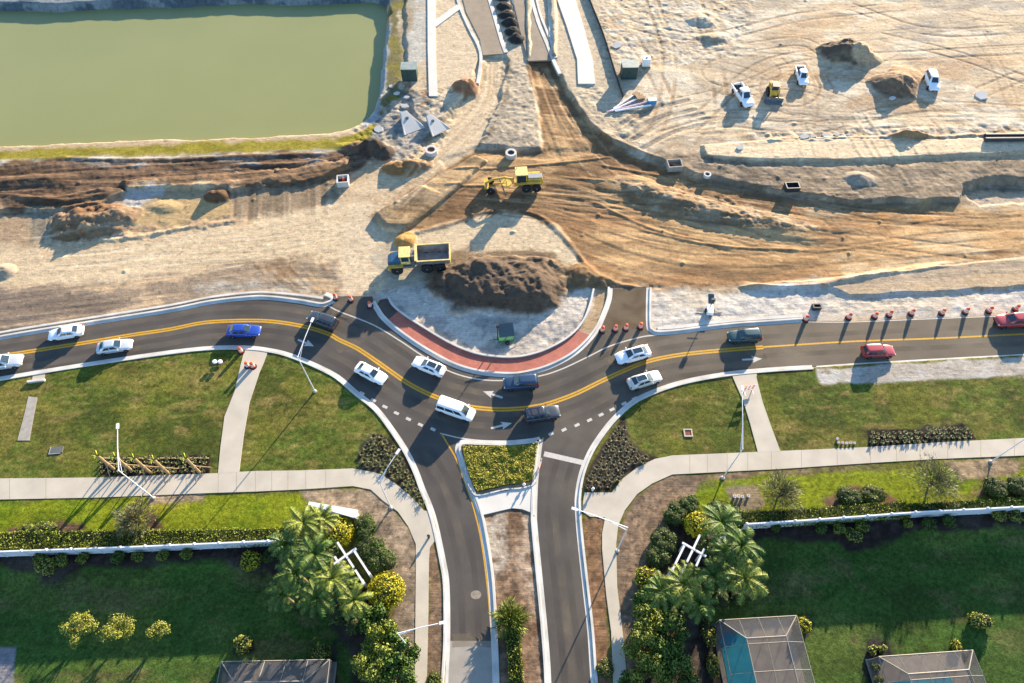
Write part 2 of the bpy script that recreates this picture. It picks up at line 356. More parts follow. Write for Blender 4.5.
# rough bench along the north-east bank, berm in the middle
BE = [(640,150),(690,158),(800,170),(900,168),(1300,160),(1300,192),(975,190),(960,200),(850,205),(780,196),(700,180),(640,160)]
paint(BE, (168,146,120), 1.0, 0.8); mottle(BE, (190,166,138), 0.1, 0.5, 0.6, seed=20, stretch=2); mottle(BE, (110,100,90), 0.1, 0.3, 0.6, seed=21, stretch=2)
paint([(612,182),(640,184),(720,196),(800,220),(816,230),(800,233),(720,226),(660,212)], (164,136,104), 0.8, 0.6)
mottle([(612,182),(640,184),(720,196),(800,220),(816,230),(720,226),(660,212)], (206,182,150), 0.0, 0.5, 0.7, seed=22)
paint([(700,150),(760,146),(1300,140),(1300,154),(1024,156),(860,163),(760,164),(705,160)], (250,220,180), 0.5, 0.3)
paint([(740,140),(1300,122),(1300,139),(760,145)], (196,168,134), 1.2, 0.8); mottle([(740,136),(1300,118),(1300,139),(760,145)], (212,204,190), 0.0, 0.4, 0.7, seed=23, stretch=2)
paint([(958,196),(975,192),(1300,188),(1300,208),(1024,206),(975,210)], (206,184,160), 0.8, 0.8)
# dirt apron above the exit road, pale strips right
paint([(556,262),(575,262),(590,270),(606,282),(640,289),(700,287),(700,292),(560,292)], (140,116,90), 0.8, 0.6)
mottle([(556,262),(575,262),(606,282),(700,287),(700,292),(560,292)], (190,164,130), 0.0, 0.6, 0.7, seed=25)
paint([(740,287),(850,276),(1024,256),(1300,240),(1300,262),(1024,272),(930,284),(850,292),(780,288)], (204,178,148), 1.0, 0.6)
WR = [(649,292),(700,291),(780,288),(830,288),(848,297),(900,294),(1024,288),(1300,275),(1300,306),(1024,313),(850,319),(803,318),(740,323),(680,330),(652,328)]
paint(WR, (228,216,202), 0.7, 0.6); mottle(WR, (180,178,176), 0.0, 0.22, 0.6, seed=26, stretch=2); mottle(WR, (226,206,178), 0.0, 0.12, 0.7, seed=27)
# centre island: pale north, white rock south
paint([(378,236),(440,228),(486,214),(530,216),(556,230),(575,255),(560,300),(440,300),(374,300),(374,262)], (232,206,168), 1.0, 0.6)
ICE = [(374,292),(440,284),(600,284),(606,290),(600,310),(590,335),(560,352),(520,360),(470,356),(420,330),(388,308)]
paint([(374,262),(386,244),(440,262),(445,280),(430,300),(380,305)], (206,190,164), 1.0, 0.8)
paint(ICE, (230,216,200), 1.0, 0.8); mottle(ICE, (168,160,154), 0.02, 0.45, 0.6, seed=30); mottle([(560,305),(592,290),(598,312),(575,340),(550,345)], (140,142,146), -0.05, 0.6, 0.7, seed=31)
paint([(596,290),(610,289),(604,314),(592,334),(578,330),(592,310)], (200,168,128), 0.3, 0.2); mottle([(596,290),(610,289),(604,314),(592,334),(578,330)], (230,208,180), 0.0, 1.0, 0.8, seed=32)
paint([(434,262),(455,252),(540,250),(575,262),(582,280),(560,302),(500,306),(440,296),(428,285)], (156,130,100), 1.0, 1.0)
# ---------------------------------------------------------------- grass, verges, yards, mulch
SOUTH = [(-400,392),(0,378.5),(85,364.5),(215,347.5),(284,353),(338,377),(391,427),(430,505),(447,587),(446,800),(496,800),(592,800),(592,683),(577,500),(589,452),(632,402),(700,378),(768,369.5),(1024,354.5),(1400,332),(1400,900),(-400,900)]
paint(SOUTH, (118,118,52), 0.4, 0.0, grass=1.0, sm=False)
LAWN = [(-400,392),(0,378.5),(85,364.5),(215,347.5),(284,353),(338,377),(391,427),(406,450),(380,474),(353,469),(256,471),(0,479),(-400,482)]
LAWN_E = [(632,402),(700,378),(768,369.5),(820,372),(820,386),(1024,376),(1400,356),(1400,420),(1024,438),(780,451),(655,459),(625,425)]
for q, sd_ in ((LAWN, 40), (LAWN_E, 50)):
    paint(q, (103,118,47), 0.4, 0.0, grass=1.0, sm=False)
    mottle(q, (140,126,62), 0.0, 0.14, 0.55, seed=sd_, stretch=1.6); mottle(q, (150,132,72), 0.05, 0.9, 0.5, seed=sd_+5, stretch=2.2); mottle(q, (78,88,34), 0.08, 1.1, 0.6, seed=sd_+6, stretch=2.2); mottle(q, (76,86,36), 0.08, 0.10, 0.75, seed=sd_+1, stretch=1.5)
    mottle(q, (162,140,84), 0.22, 0.45, 0.55, seed=sd_+2, stretch=2); mottle(q, (120,122,44), 0.1, 0.25, 0.6, seed=sd_+3)
paint([(-400,392),(0,382),(30,378),(34,430),(0,440),(-400,440)], (140,128,62), 3, 3, alpha=0.7, grass=1)
paint([(640,405),(740,385),(745,440),(660,450)], (86,94,38), 4, 3, alpha=0.6, grass=1)
# seams between sod rolls
for k in range(9):
    yy = 398+k*8.4
    if 355 < yy < 468: stroke([(20,yy+6),(90,yy),(200,yy-4),(340,yy+4)], 0.16, (70,74,34), 0.3, 0.1, 0.25, brk=1.2)
    stroke([(770,yy-4),(850,yy-8),(1024,yy-16)], 0.16, (66,72,32), 0.3, 0.1, 0.25, brk=1.2)
VERGE_W = [(-400,503),(0,500),(210,493.5),(300,490),(371,490),(398,512),(416,545),(416,900),(-400,900)]
VERGE_E = [(1400,446),(1024,456),(870,463.5),(672,475),(637,494.5),(618,526),(617,587),(627,683),(640,900),(1400,900)]
BRIGHT = [[(-400,508),(0,503),(150,498),(300,495),(306,508),(302,535),(0,545),(-400,556)], [(672,486),(700,480),(760,478),(860,470),(1024,468),(1400,450),(1400,505),(1024,512),(750,522),(690,515)]]
for q in BRIGHT:
    paint(q, (138,148,34), 0.5, 0.4, grass=1); mottle(q, (170,162,48), 0.02, 0.12, 0.7, seed=60, stretch=1.5); mottle(q, (104,128,26), 0.1, 0.2, 0.6, seed=61)
# mulch
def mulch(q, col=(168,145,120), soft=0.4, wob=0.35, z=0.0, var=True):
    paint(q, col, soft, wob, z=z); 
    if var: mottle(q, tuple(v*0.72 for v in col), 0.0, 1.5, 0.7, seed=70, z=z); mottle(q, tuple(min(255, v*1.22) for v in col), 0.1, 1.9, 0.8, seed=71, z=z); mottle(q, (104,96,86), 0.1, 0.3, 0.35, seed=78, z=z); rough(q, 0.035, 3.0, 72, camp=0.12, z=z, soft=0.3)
mulch([(300,491),(371,490),(398,512),(410,530),(416,545),(416,574),(415,700),(398,700),(395,600),(372,545),(362,515),(306,500)])
mulch([(640,494),(672,476),(722,473),(790,471),(880,465),(880,468),(800,474),(722,481),(700,484),(692,498),(668,510),(664,545),(648,600),(640,700),(628,700),(617,587),(618,526)], (150,124,100))
mulch([(945,463),(1010,458),(1024,462),(1020,476),(960,480)], (176,150,116)); mulch([(150,496),(205,493),(204,501),(150,504)], (178,152,122))
mulch([(730,490),(756,488),(762,505),(740,515)], (160,140,110))
mulch([(426,542),(432,548),(441,560),(445,590),(443,800),(427,800),(429,600)], (150,120,92))
mulch([(584,517),(606,519),(601,545),(606,600),(613,700),(597,700),(588,600),(583,545)], (148,112,80))
mulch(MED, (156,126,100)); paint([(483,525),(500,515),(505,560),(496,600),(492,600)], (206,188,166), 1.0, 0.6); paint([(520,515),(530,518),(536,570),(540,610),(532,610),(522,560)], (204,176,148), 1.0, 0.6)
mottle(MED, (120,92,68), 0.05, 0.6, 0.8, seed=73)
BEDW = [(380,434),(391,439),(404,455),(413,471),(424,500),(424,509),(412,497),(400,487),(381,474),(361,469),(358,458),(362,445),(369,437)]
BEDE = [(624,418),(629,440),(640,453),(655,459),(640,466),(622,479),(611,493),(586,493),(583,487),(590,465),(602,444),(612,430)]
BEDL = [(101,459),(110,457),(209,456),(210,474),(101,477)]
BEDR = [(867,431),(920,430),(926,425),(934,428),(956,425),(962,423),(976,440),(868,447)]
for q in (BEDW, BEDE): mulch(q, (66,54,48), 0.3, 0.2)
for q in (BEDL, BEDR): mulch(q, (46,38,38), 0.15, 0.1)
mulch([(2,536),(15,527),(64,521),(82,528),(84,538),(60,546),(5,546)], (110,84,66)); mulch([(150,515),(160,520),(162,534),(150,534)], (112,86,66))
mulch([(824,500),(850,488),(890,496),(902,506),(830,512)], (130,96,72)); mulch([(968,498),(985,480),(1040,482),(1040,500)], (130,96,72))
# right verge strip of crushed rock south of the east road
paint([(817,370),(1024,358),(1400,338),(1400,358),(1024,375.5),(820,385)], (214,206,196), 0.3, 0.2); mottle([(817,370),(1024,358),(1400,338),(1400,358),(1024,375.5),(820,385)], (186,168,146), 0.05, 0.25, 0.6, seed=75)
mottle([(818,370),(870,366),(860,382),(820,385)], (178,150,124), 0.0, 0.4, 0.8, seed=76)
# back gardens: lower ground behind the fences
YZ = -1.15
YARDS = [[(-600,562),(0,558.5),(120,554),(240,549),(300,546),(322,560),(345,590),(368,625),(388,683),(410,900),(-600,900)], [(1700,478),(1024,514),(908,519),(810,527),(742,531),(716,548),(700,575),(680,620),(690,683),(700,900),(1700,900)]]
for q, sd_ in zip(YARDS, (80, 90)):
    paint(q, (78,108,46), 0.5, 0.3, grass=1); mottle(q, (104,120,56), 0.0, 0.10, 0.7, seed=sd_, stretch=1.5); mottle(q, (122,114,72), 0.15, 0.22, 0.6, seed=sd_+1, stretch=1.8); mottle(q, (66,86,38), 0.1, 0.16, 0.6, seed=sd_+2)
    lift(q, YZ, 3.2, 0.0, edge=-0.05)
def pz(pts): return [(a, b) for a, b in pts]
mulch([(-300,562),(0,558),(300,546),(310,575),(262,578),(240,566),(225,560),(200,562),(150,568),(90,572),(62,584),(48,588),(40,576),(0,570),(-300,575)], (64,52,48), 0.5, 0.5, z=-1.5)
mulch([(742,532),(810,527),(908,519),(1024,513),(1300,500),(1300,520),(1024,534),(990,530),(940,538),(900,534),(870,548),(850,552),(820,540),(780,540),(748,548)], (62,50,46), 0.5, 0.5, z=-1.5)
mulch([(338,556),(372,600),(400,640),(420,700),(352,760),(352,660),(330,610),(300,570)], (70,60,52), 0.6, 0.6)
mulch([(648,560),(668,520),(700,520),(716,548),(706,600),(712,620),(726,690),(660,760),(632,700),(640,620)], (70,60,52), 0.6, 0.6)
mulch([(866,640),(875,637),(888,643),(892,655),(884,662),(876,664),(886,700),(872,700),(864,665)], (48,42,44), 0.3, 0.2, z=YZ)
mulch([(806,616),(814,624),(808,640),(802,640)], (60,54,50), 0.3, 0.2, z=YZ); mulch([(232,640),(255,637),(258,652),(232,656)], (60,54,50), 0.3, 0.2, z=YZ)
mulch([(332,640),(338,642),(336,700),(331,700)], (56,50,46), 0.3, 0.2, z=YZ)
paint([(-40,646),(17,648),(12,700),(-60,700)], (150,146,150), 0.2, 0.1, z=YZ)
# ---------------------------------------------------------------- streaks, tyre tracks, relief
EASTG = [(470,190),(560,200),(640,225),(730,240),(850,245),(1000,232),(1300,215)]
streak(OR, EASTG, 0.20, 0.7, 16, 0.05, 3); streak(OR, EASTG, 0.10, 0.28, 9, 0.02, 33)
streak([(528,64),(552,62),(568,95),(600,150),(560,158),(545,154),(540,110)], [(540,60),(560,110),(585,170)], 0.2, 0.5, 10, 0.05, 5)
for q in ([(566,205),(640,215),(760,256),(800,262),(900,250)], [(500,200),(570,222),(640,250),(740,262),(1000,246)], [(580,180),(680,206),(640,198)], [(620,170),(720,193),(840,215),(1010,222)], [(800,246),(930,228),(1024,222)]):
    tracks(q, 2.2, 0.45, (140,104,66), 0.35, -0.04)
streak(LB, [(-200,195),(0,185),(150,178),(256,172),(350,158)], 0.42, 0.45, 18, 0.06, 6); streak(LB, [(-200,195),(0,185),(150,178),(256,172),(350,158)], 0.3, 0.22, 9, 0.02, 66)
streak([(-200,262),(0,246),(160,236),(330,205),(392,190),(374,299),(335,299),(332,270),(60,288)], [(-200,272),(60,262),(250,240),(380,205)], 0.07, 0.8, 18, 0.012, 7)
streak([(-200,300),(0,286),(120,284),(250,264),(335,262),(338,292),(256,291),(100,317),(0,332)], [(-200,330),(0,308),(120,295),(250,278),(335,280)], 0.22, 0.5, 10, 0.05, 8)
streak([(234,190),(330,182),(345,196),(318,215),(250,222),(232,216)], [(285,170),(285,230)], 0.35, 0.35, 20, 0.04, 9)
streak([(28,212),(60,208),(66,240),(30,242)], [(47,200),(47,250)], 0.4, 0.3, 20, 0.06, 9)
streak([(700,150),(1300,140),(1300,154),(860,163),(705,160)], [(690,155),(860,155),(1300,147)], 0.08, 0.5, 15, 0.02, 10)
streak([(690,120),(1300,110),(1300,142),(700,150)], [(690,140),(900,130),(1300,122)], 0.2, 0.5, 7, 0.06, 12)
streak(BE, [(640,160),(700,172),(800,186),(960,184),(1300,176)], 0.3, 0.4, 5, 0.035, 13)
streak([(600,-30),(1300,-30),(1300,120),(760,120),(660,150),(600,120)], [(580,40),(700,60),(900,70),(1300,50)], 0.08, 0.8, 9, 0.03, 14)
streak([(482,58),(507,60),(500,110),(470,150),(400,200),(392,170),(440,130),(475,90)], [(495,58),(485,110),(440,150),(385,205)], 0.08, 0.6, 14, 0.02, 15)
streak([(470,-30),(492,-30),(507,58),(482,60)], [(480,-40),(495,60)], 0.1, 0.35, 10, 0.01, 16)
streak([(740,287),(850,276),(1024,256),(1300,240),(1300,262),(1024,272),(850,292)], [(740,288),(900,278),(1300,250)], 0.18, 0.5, 9, 0.04, 16)
streak(WR, [(649,310),(850,305),(1300,290)], 0.06, 0.5, 8, 0.04, 17)
for q in ([(650,0),(668,60),(660,120),(640,150)], [(690,-10),(712,60),(720,120),(700,150)], [(630,40),(655,80),(668,110)]): tracks(q, 2.1, 0.6, (186,148,108), 0.5, -0.05)
for q in ([(750,50),(800,45),(850,60),(1024,52)], [(880,40),(960,60),(1040,90)], [(690,130),(760,70),(830,55)], [(820,130),(920,110),(1040,115)], [(850,10),(930,35),(1040,30)], [(980,95),(1040,70)], [(600,20),(700,40),(800,20),(900,10)], [(660,140),(720,125),(790,130),(900,125)]): tracks(q, 2.3, 0.5, (160,134,106), 0.6, -0.05)
for cx, cy, rx, ry in ((795,92,30,22), (790,90,22,16), (740,75,45,20)):
    tracks([(cx+rx*math.cos(t/10*2*math.pi), cy+ry*math.sin(t/10*2*math.pi)) for t in range(-1, 9)], 2.0, 0.45, (170,132,94), 0.45, -0.04)
for q in ([(628,138),(655,118),(690,108)], [(636,147),(670,130),(705,122)], [(618,137),(640,122),(665,112)]): tracks(q, 2.4, 0.8, (120,112,104), 0.6, -0.08)
for q in ([(800,128),(806,160)], [(846,120),(858,150),(872,172)], [(858,118),(878,150),(900,190)], [(906,132),(920,158)]): tracks(q, 1.9, 0.5, (206,182,144), 0.5, 0.05)
for q in ([(360,170),(400,190),(390,260),(350,290)], [(380,180),(430,150),(470,110)]): tracks(q, 2.2, 0.5, (206,170,126), 0.4, -0.02)
for k in range(7): stroke([(256+k*11,265+k%3),(275+k*10,283),(300+k*6,292)], 0.35, (150,116,78), 0.5, 0.25, 0.2, dh=0.06, brk=1)
streak([(378,220),(440,176),(480,160),(500,165),(430,218),(400,230)], [(385,225),(440,180),(490,155)], 0.3, 0.45, 20, 0.08, 18)
for q in YARDS: streak(q, [(-200,600),(400,596),(1200,588)], 0.16, 1.1, 25, 0.0, 41)
for q in BRIGHT: streak(q, [(-200,530),(300,514),(700,500),(1200,476)], 0.12, 0.7, 25, 0.0, 42, soft=.3)
streak(LAWN, [(-200,470),(100,455),(350,440)], 0.14, 0.5, 8, 0.01, 43, soft=.3); streak(LAWN_E, [(640,450),(760,440),(1200,415)], 0.14, 0.5, 8, 0.01, 44, soft=.3)
# dry grass circle marks in the lawn
for q in ([(110,372),(125,395),(140,412),(170,417),(215,412)], [(120,400),(150,408),(200,404)]): stroke(q, 0.18, (160,146,80), 0.5, 0.15, 0.2)
# ------------- relief of the building site
PLE = [(552,58),(566,92),(588,126),(611,142),(640,156),(668,166),(700,178),(780,194),(850,203),(956,201),(962,190),(985,182),(1300,178),(1300,-120),(545,-120)]
lift(PLE, 0.62, 0.5, 0.3); ridge([(588,126),(611,142),(640,156)], 0.2, 2.0)
lift([(700,149),(760,145),(1300,139),(1300,155),(1024,157),(860,164),(760,165),(705,161)], 0.38, 0.5, 0.15)
ridge([(760,143.5),(900,141),(1100,136)], 0.3, 1.2)
lift([(962,188),(985,181),(1300,177),(1300,205),(1024,203),(980,206),(968,200)], -0.4, 0.8, 0.3)
PLW = [(402,-120),(532,-120),(530,61),(536,100),(543,152),(476,147),(487,128),(500,100),(508,62),(506,57),(482,56),(465,96),(430,132),(416,120),(408,90)]
lift(PLW, 0.36, 0.6, 0.3); lift([(520,-120),(556,-120),(556,60),(528,61)], 0.5, 0.5, 0.1)
ridge([(484,60),(470,90),(450,112),(425,140)], 0.35, 1.4)
ridge([(612,182),(640,189),(680,203),(720,215),(770,224),(812,231)], 0.85, 5.0, steep=1.6, wob=.15); rough([(612,182),(640,184),(720,196),(816,230),(720,226),(660,212)], 0.16, 1.3, 92)
lift([(376,216),(392,205),(420,188),(440,196),(425,212),(408,230),(386,228)], 0.3, 0.7, 0.15); lift([(374,217),(400,202),(446,172),(474,156),(486,162),(455,192),(430,213),(404,233),(384,229)], 0.5, 0.3, 0.1)
stroke([(404,236),(450,225),(485,213),(530,214),(552,227)], 1.1, (92,70,50), 0.8, 0.5, 0.4, brk=.7); stroke([(552,227),(574,250),(586,267),(604,280)], 0.5, (96,74,52), 0.8, 0.3, 0.2, brk=.5); ridge([(405,235),(450,224),(485,212),(530,213),(556,228),(576,252)], 0.16, 1.0, wob=.6); ridge([(576,252),(588,268),(605,280),(640,289)], 0.25, 0.9)  # strokes paint a thin edge shadow into the soil colour; ridges are relief

for q in ([(452,171),(500,168),(560,163),(612,157)], [(444,186),(480,186),(500,184)], [(560,177),(600,181),(625,186),(650,198)], [(600,165),(660,176),(740,192),(860,212)], [(640,230),(720,246),(800,250)], [(590,200),(650,228),(700,240)]):
    ridge(q, 0.13, 0.6, wob=.6); stroke(q, 0.5, (120,90,62), 0.55, 0.3, 0.25, brk=1.0)
lift([(475,148),(470,150),(440,160),(448,172),(480,156),(545,160),(620,150)], -0.15, 1, 0.3)
lift([(118,183),(128,180),(180,177),(300,169),(345,159),(354,168),(325,182),(256,188),(180,189),(130,190)], 0.6, 0.6, 0.7); ridge([(-100,190),(0,183),(40,180),(75,182)], 0.4, 3)
lift([(-300,198),(0,196),(60,197),(110,189),(124,193),(100,206),(55,212),(0,212),(-300,222)], 0.45, 0.4, 0.3); ridge([(0,197),(60,200),(110,190)], 0.2, 1.2); ridge([(60,158),(150,160),(256,156),(330,154)], 0.2, 1.2)
ridge([(240,165),(300,164),(350,156)], 0.25, 1.1)
rough([(0,162),(340,152),(372,140),(386,148),(330,186),(128,190),(0,222)], 0.07, 1.1, 93)
ridge([(75,241),(130,238),(185,228),(235,221)], 0.16, 1.0, wob=.9); rough([(56,208),(138,204),(134,238),(56,244)], 0.28, 0.9, 101, camp=.12); ridge([(20,200),(70,203),(118,194)], 0.3, 1.6, wob=.8); rough([(60,236),(235,215),(235,225),(60,246)], 0.12, 0.9, 95)
for a in ((76,222,3.6,2.7,1.0,(158,130,102)), (93,228,3.0,2.4,0.8,(152,124,96)), (114,221,3.4,3.0,1.1,(154,126,98)), (100,211,5,1.6,0.6,(140,106,78)), (128,216,2.2,2,0.5,(158,130,102)), (68,235,3,1.4,0.3,(150,116,84)), (2,272,2.2,1.6,0.7,(190,170,146))): mound(*a)
mound(217,197,2.2,1.6,1.1,(120,92,68)); mound(165,207,3,1.5,0.3)
for a in ((372,150,2.4,2.2,1.6,(92,76,66)), (383,153,2.0,1.8,1.1,(100,86,74)), (400,170,3.2,1.7,1.1,(168,126,80)), (418,165,2.4,1.4,0.9,(160,120,80))): mound(*a)
mound(466,90,2.4,2.2,1.6,(170,128,96)); mound(360,148,4,1.5,0.6)
mound(843,57,5.0,3.6,2.1,(112,98,84)); mound(892,90,4.2,3.6,1.7,(140,114,92)); mound(904,80,3.4,3,0.8,(196,160,124)); mound(863,62,3,2.4,0.9,(214,184,146))
mound(905,140,3.5,1.1,0.8,(176,140,100)); mound(858,182,2.6,1.6,0.5,(186,168,146)); mound(700,22,3,2.5,0.5); mound(712,42,3,2,0.5)
mound(502,286,8.6,5.2,1.75,(106,90,76), p=2.6, lump=0.35); mound(530,286,4.2,4.4,0.4,(112,94,78), p=1.8); mound(470,285,4.6,4,0.45,(106,90,76), p=1.8); rough([(445,262),(560,258),(575,290),(540,306),(470,306),(438,292)], 0.17, 0.7, 88)
mound(583,275,2.2,2.4,0.7,(150,116,80)); mound(598,282,2.4,1.5,0.6,(150,120,86)); mound(404,241,1.6,1.6,0.7,(206,160,90))
ridge([(505,260),(545,262),(568,272)], 0.2, 1.6)
lift([(735,287),(790,288),(826,288),(838,292),(850,298),(900,295),(1024,287),(1300,270),(1300,240),(1024,258),(850,277)], 0.28, 0.35, 0.15); ridge([(740,284),(800,289),(860,277),(950,264)], 0.25, 1.2)
ridge([(505,-10),(515,20),(522,45)], 0.0, 1)
for px, py in ((501,0),(504,9),(507,18),(510,26),(513,34),(516,42)): mound(px, py, 1.7, 1.5, 0.9, (70,66,62))
for k in range(60):     # clods and small heaps
    px, py = random.choice([(random.uniform(0, 1020), random.uniform(165, 290)), (random.uniform(600, 1020), random.uniform(0, 150)), (random.uniform(640, 1020), random.uniform(150, 200))])
    if abs(px-430) < 70 and py > 235: continue
    mound(px, py, random.uniform(0.25, 0.6), random.uniform(0.25, 0.5), random.uniform(0.06, 0.18))
rough([(600,-20),(760,-20),(740,60),(650,70),(600,60)], 0.09, 1.0, 94, camp=0.1); rough([(740,136),(1300,118),(1300,139),(760,145)], 0.16, 0.8, 95, camp=0.1)
rough([(360,90),(470,90),(430,170),(350,165)], 0.12, 1.3, 96, camp=0.16); rough(WR, 0.05, 1.0, 97, camp=0.05); rough(ICE, 0.06, 1.4, 98, camp=0.08); rough(BE, 0.06, 1.2, 99)
rough([(500,66),(530,66),(541,150),(480,146)], 0.07, 1.6, 91, camp=0.2); rough([(585,85),(640,110),(640,150),(560,130)], 0.12, 0.9, 90, camp=0.08)
rough([(555,262),(610,282),(700,288),(560,292)], 0.15, 1.0, 89, camp=0.1)
ridge([(430,-40),(510,-40)], 0, 1)
# island bed, lawn and verge levels
setz(SOUTH, 0.0, 0.1)
lift(SOUTH, 0.12, 0.3, 0.0)
s_, m_ = mask(P(SOUTH), 1.0, 0, edge=0.0); H[s_] += m_*(0.05*fbm(X[s_]*0.12, Y[s_]*0.12, 3, 55)+0.015*fbm(X[s_]*1.2, Y[s_]*1.2, 3, 56))
for q in YARDS: lift(q, YZ, 3.2, 0.0, edge=-0.05)
lift(MED, 0.05, 0.4, 0.1)
for q in (ROAD_N,): pass
# the pond
WATER = [(-400,30),(-200,14),(0,12),(64,13.5),(110,10),(170,9),(256,5),(300,7),(345,5),(372,3),(383,8),(386,20),(381,50),(377,90),(372,110),(366,121),(350,130),(333,135),(256,139),(128,142.5),(0,148.5),(-200,160),(-400,175)]
FARB = [(-400,-120),(-400,30),(0,12),(110,10),(256,5),(345,5),(372,3),(386,-10),(392,-120)]
paint([(-400,-80),(392,-80),(392,2),(345,6),(256,6),(0,13),(-400,32)], (150,158,160), 0.6, 1.0); mottle([(-400,-80),(392,-80),(392,2),(0,13),(-400,32)], (90,104,116), -0.1, 0.3, 0.8, seed=77, stretch=3)
paint([(376,24),(389,24),(384,92),(378,116),(366,126),(364,118),(374,95)], (176,180,182), 0.6, 0.7)
paint([(374,14),(390,14),(391,24),(380,26)], (206,170,130), 0.6, 0.5)
WZ = -1.3
lift([(x, y) for x, y in WATER], -2.6, 1.8, 0.25, z=-1.3, edge=0.72)
ridge([(-300,0),(0,-12),(128,-14),(256,-17),(380,-22)], 0.5, 7.0)

for q in ([(509,60),(506,100),(492,132),(474,150)], [(481,58),(484,78),(468,96),(448,118),(422,146),(400,168)], [(372,216),(398,201),(440,174),(472,156)], [(458,192),(432,214),(405,234)]): stroke(q, 0.7, (120,98,74), 0.7, 0.5, 0.3, brk=.8)  # shadowed edges of haul track and ramp, painted as dark strokes
for q in ([(556,74),(574,108),(600,138),(640,152)], [(700,182),(790,198),(850,206),(955,205)], [(530,60),(552,60)], [(477,150),(545,153)]): stroke(q, 1.3, (128,104,80), 0.5, 0.8, 0.5, brk=.6)  # shade along the cut bank edges, painted into the ground colour

rr = random.Random(5)
for k in range(34):     # many faint wheel marks across the sandy plain
    x0, y0 = rr.uniform(600, 1000), rr.uniform(0, 128); a = rr.choice([0.05, 0.0, -0.1, rr.uniform(-.6, .6), 1.2]); l_ = rr.uniform(60, 190); c_ = rr.uniform(-.5, .5)
    if abs(x0-885) < 60 and abs(y0-70) < 40: continue
    q = [(x0+l_*t_*math.cos(a+c_*t_), y0+l_*.6*t_*math.sin(a+c_*t_)) for t_ in (0, .25, .5, .75, 1)]
    if min(p[1] for p in q) < -40 or max(p[1] for p in q) > 142 or min(p[0] for p in q) < 600: continue
    tracks(q, 2.0, rr.uniform(.3, .55), rr.choice([(176,148,116), (250,226,192), (186,158,126), (160,140,120)]), rr.uniform(.3, .6), -0.025)
for k in range(20):
    o_ = rr.uniform(-16, 30); x0 = rr.uniform(-30, 260); g_ = [(a+x0*(1 if i else .6), b_+o_*(.5+.1*i)) for i, (a, b_) in enumerate([(480,195),(560,203),(650,222),(760,234)])]
    tracks(g_, rr.uniform(1.8, 2.4), .35, rr.choice([(132,104,74), (228,192,144), (140,110,80)]), rr.uniform(.25, .5), -0.03)
for k in range(12):
    x0, y0 = rr.uniform(20, 250), rr.uniform(240, 275); tracks([(x0, y0), (x0+50, y0-4), (x0+110, y0-14)], 2.0, .35, rr.choice([(206,176,136), (246,222,186)]), .4, -0.015)
for k in range(8):
    d = rr.uniform(-12, 12); tracks([(495+d*.6, 64), (488+d*.8, 105), (440+d, 158), (392+d, 205)], 2.0, .35, rr.choice([(196,164,128), (242,216,180)]), .4, -0.02)
for k in range(9):
    d = rr.uniform(-14, 14); tracks([(541+d*.7, 68), (558+d, 110), (580+d*1.5, 150), (600+d*2, 175)], 1.9, .3, rr.choice([(130,102,72), (200,166,124)]), .45, -0.03)
# grain over all bare soil
g_ = (1-np.clip(GR, 0, 1)); n1_ = fbm(X*1.1, Y*1.1, 4, 201); n2_ = fbm(X*2.9, Y*2.9, 3, 205); n3_ = fbm(X*0.5, Y*1.6, 4, 209)
C *= (1+g_*(0.08*n1_+0.12*n2_+0.10*n3_))[..., None]; H += g_*(0.02*n2_+0.015*n1_)*(np.abs(X) < 99)
sp_ = np.clip((fbm(X*1.9, Y*2.4, 4, 213)-0.34)*9, 0, 1)*g_*0.28; C *= (1-sp_)[..., None]; H -= sp_*0.03
sp_ = np.clip((fbm(X*1.5, Y*2.1, 4, 217)-0.38)*9, 0, 1)*g_*0.25; C *= (1+sp_)[..., None]; H += sp_*0.03
lw_ = np.clip(GR, 0, 1); C *= (1+lw_*(0.42*fbm(X*2.6, Y*3.6, 3, 221)+0.16*fbm(X*0.45, Y*2.2, 3, 225)))[..., None]
lum = (C*np.array([0.3, 0.55, 0.15])).sum(-1, keepdims=True); k_ = 0.07*g_[..., None]; C = (C*(1-k_)+lum*k_)*(1+0.09*g_[..., None])
# under the road the ground is lowered
setz(ROADPX, -0.15, 0.25)
setz([(-60,334),(0,331),(85,318),(170,304),(250,292),(270,292),(300,295),(322,300),(334,297),(338,308),(300,305),(250,302),(85,328),(-60,355)], -0.05, 0.5)
setz([(378,305),(400,313),(425,328),(465,350),(485,355.5),(510,358),(550,348),(570,336),(583,322),(598,290),(612,290),(606,318),(586,347),(550,369),(510,378),(470,372),(420,350),(376,312)], -0.02, 0.4)
setz([(650,333),(655,326),(803,316),(1300,296),(1300,330),(803,330)], -0.02, 0.8)
me = bpy.data.meshes.new('ground'); nv = NX*NY
me.vertices.add(nv); co = np.stack([X, Y, H], -1).astype(np.float32).ravel(); me.vertices.foreach_set('co', co)
ii = (np.arange(NY-1)[:, None]*NX+np.arange(NX-1)[None, :]).ravel(); nf = len(ii)
me.loops.add(nf*4); me.loops.foreach_set('vertex_index', np.stack([ii, ii+1, ii+1+NX, ii+NX], -1).ravel().astype(np.int32))
me.polygons.add(nf); me.polygons.foreach_set('loop_start', np.arange(0, nf*4, 4, dtype=np.int32)); me.polygons.foreach_set('loop_total', np.full(nf, 4, np.int32))
me.update(calc_edges=True); me.polygons.foreach_set('use_smooth', np.ones(nf, bool))
ca = me.color_attributes.new('soil', 'FLOAT_COLOR', 'POINT'); ca.data.foreach_set('color', np.concatenate([np.clip(C, 0.004, 0.85), GR[..., None]], -1).astype(np.float32).ravel())
gm_ = bpy.data.materials.new('ground_soil_and_turf'); gm_.use_nodes = True; t = gm_.node_tree; N = t.nodes; L = t.links; b = N['Principled BSDF']
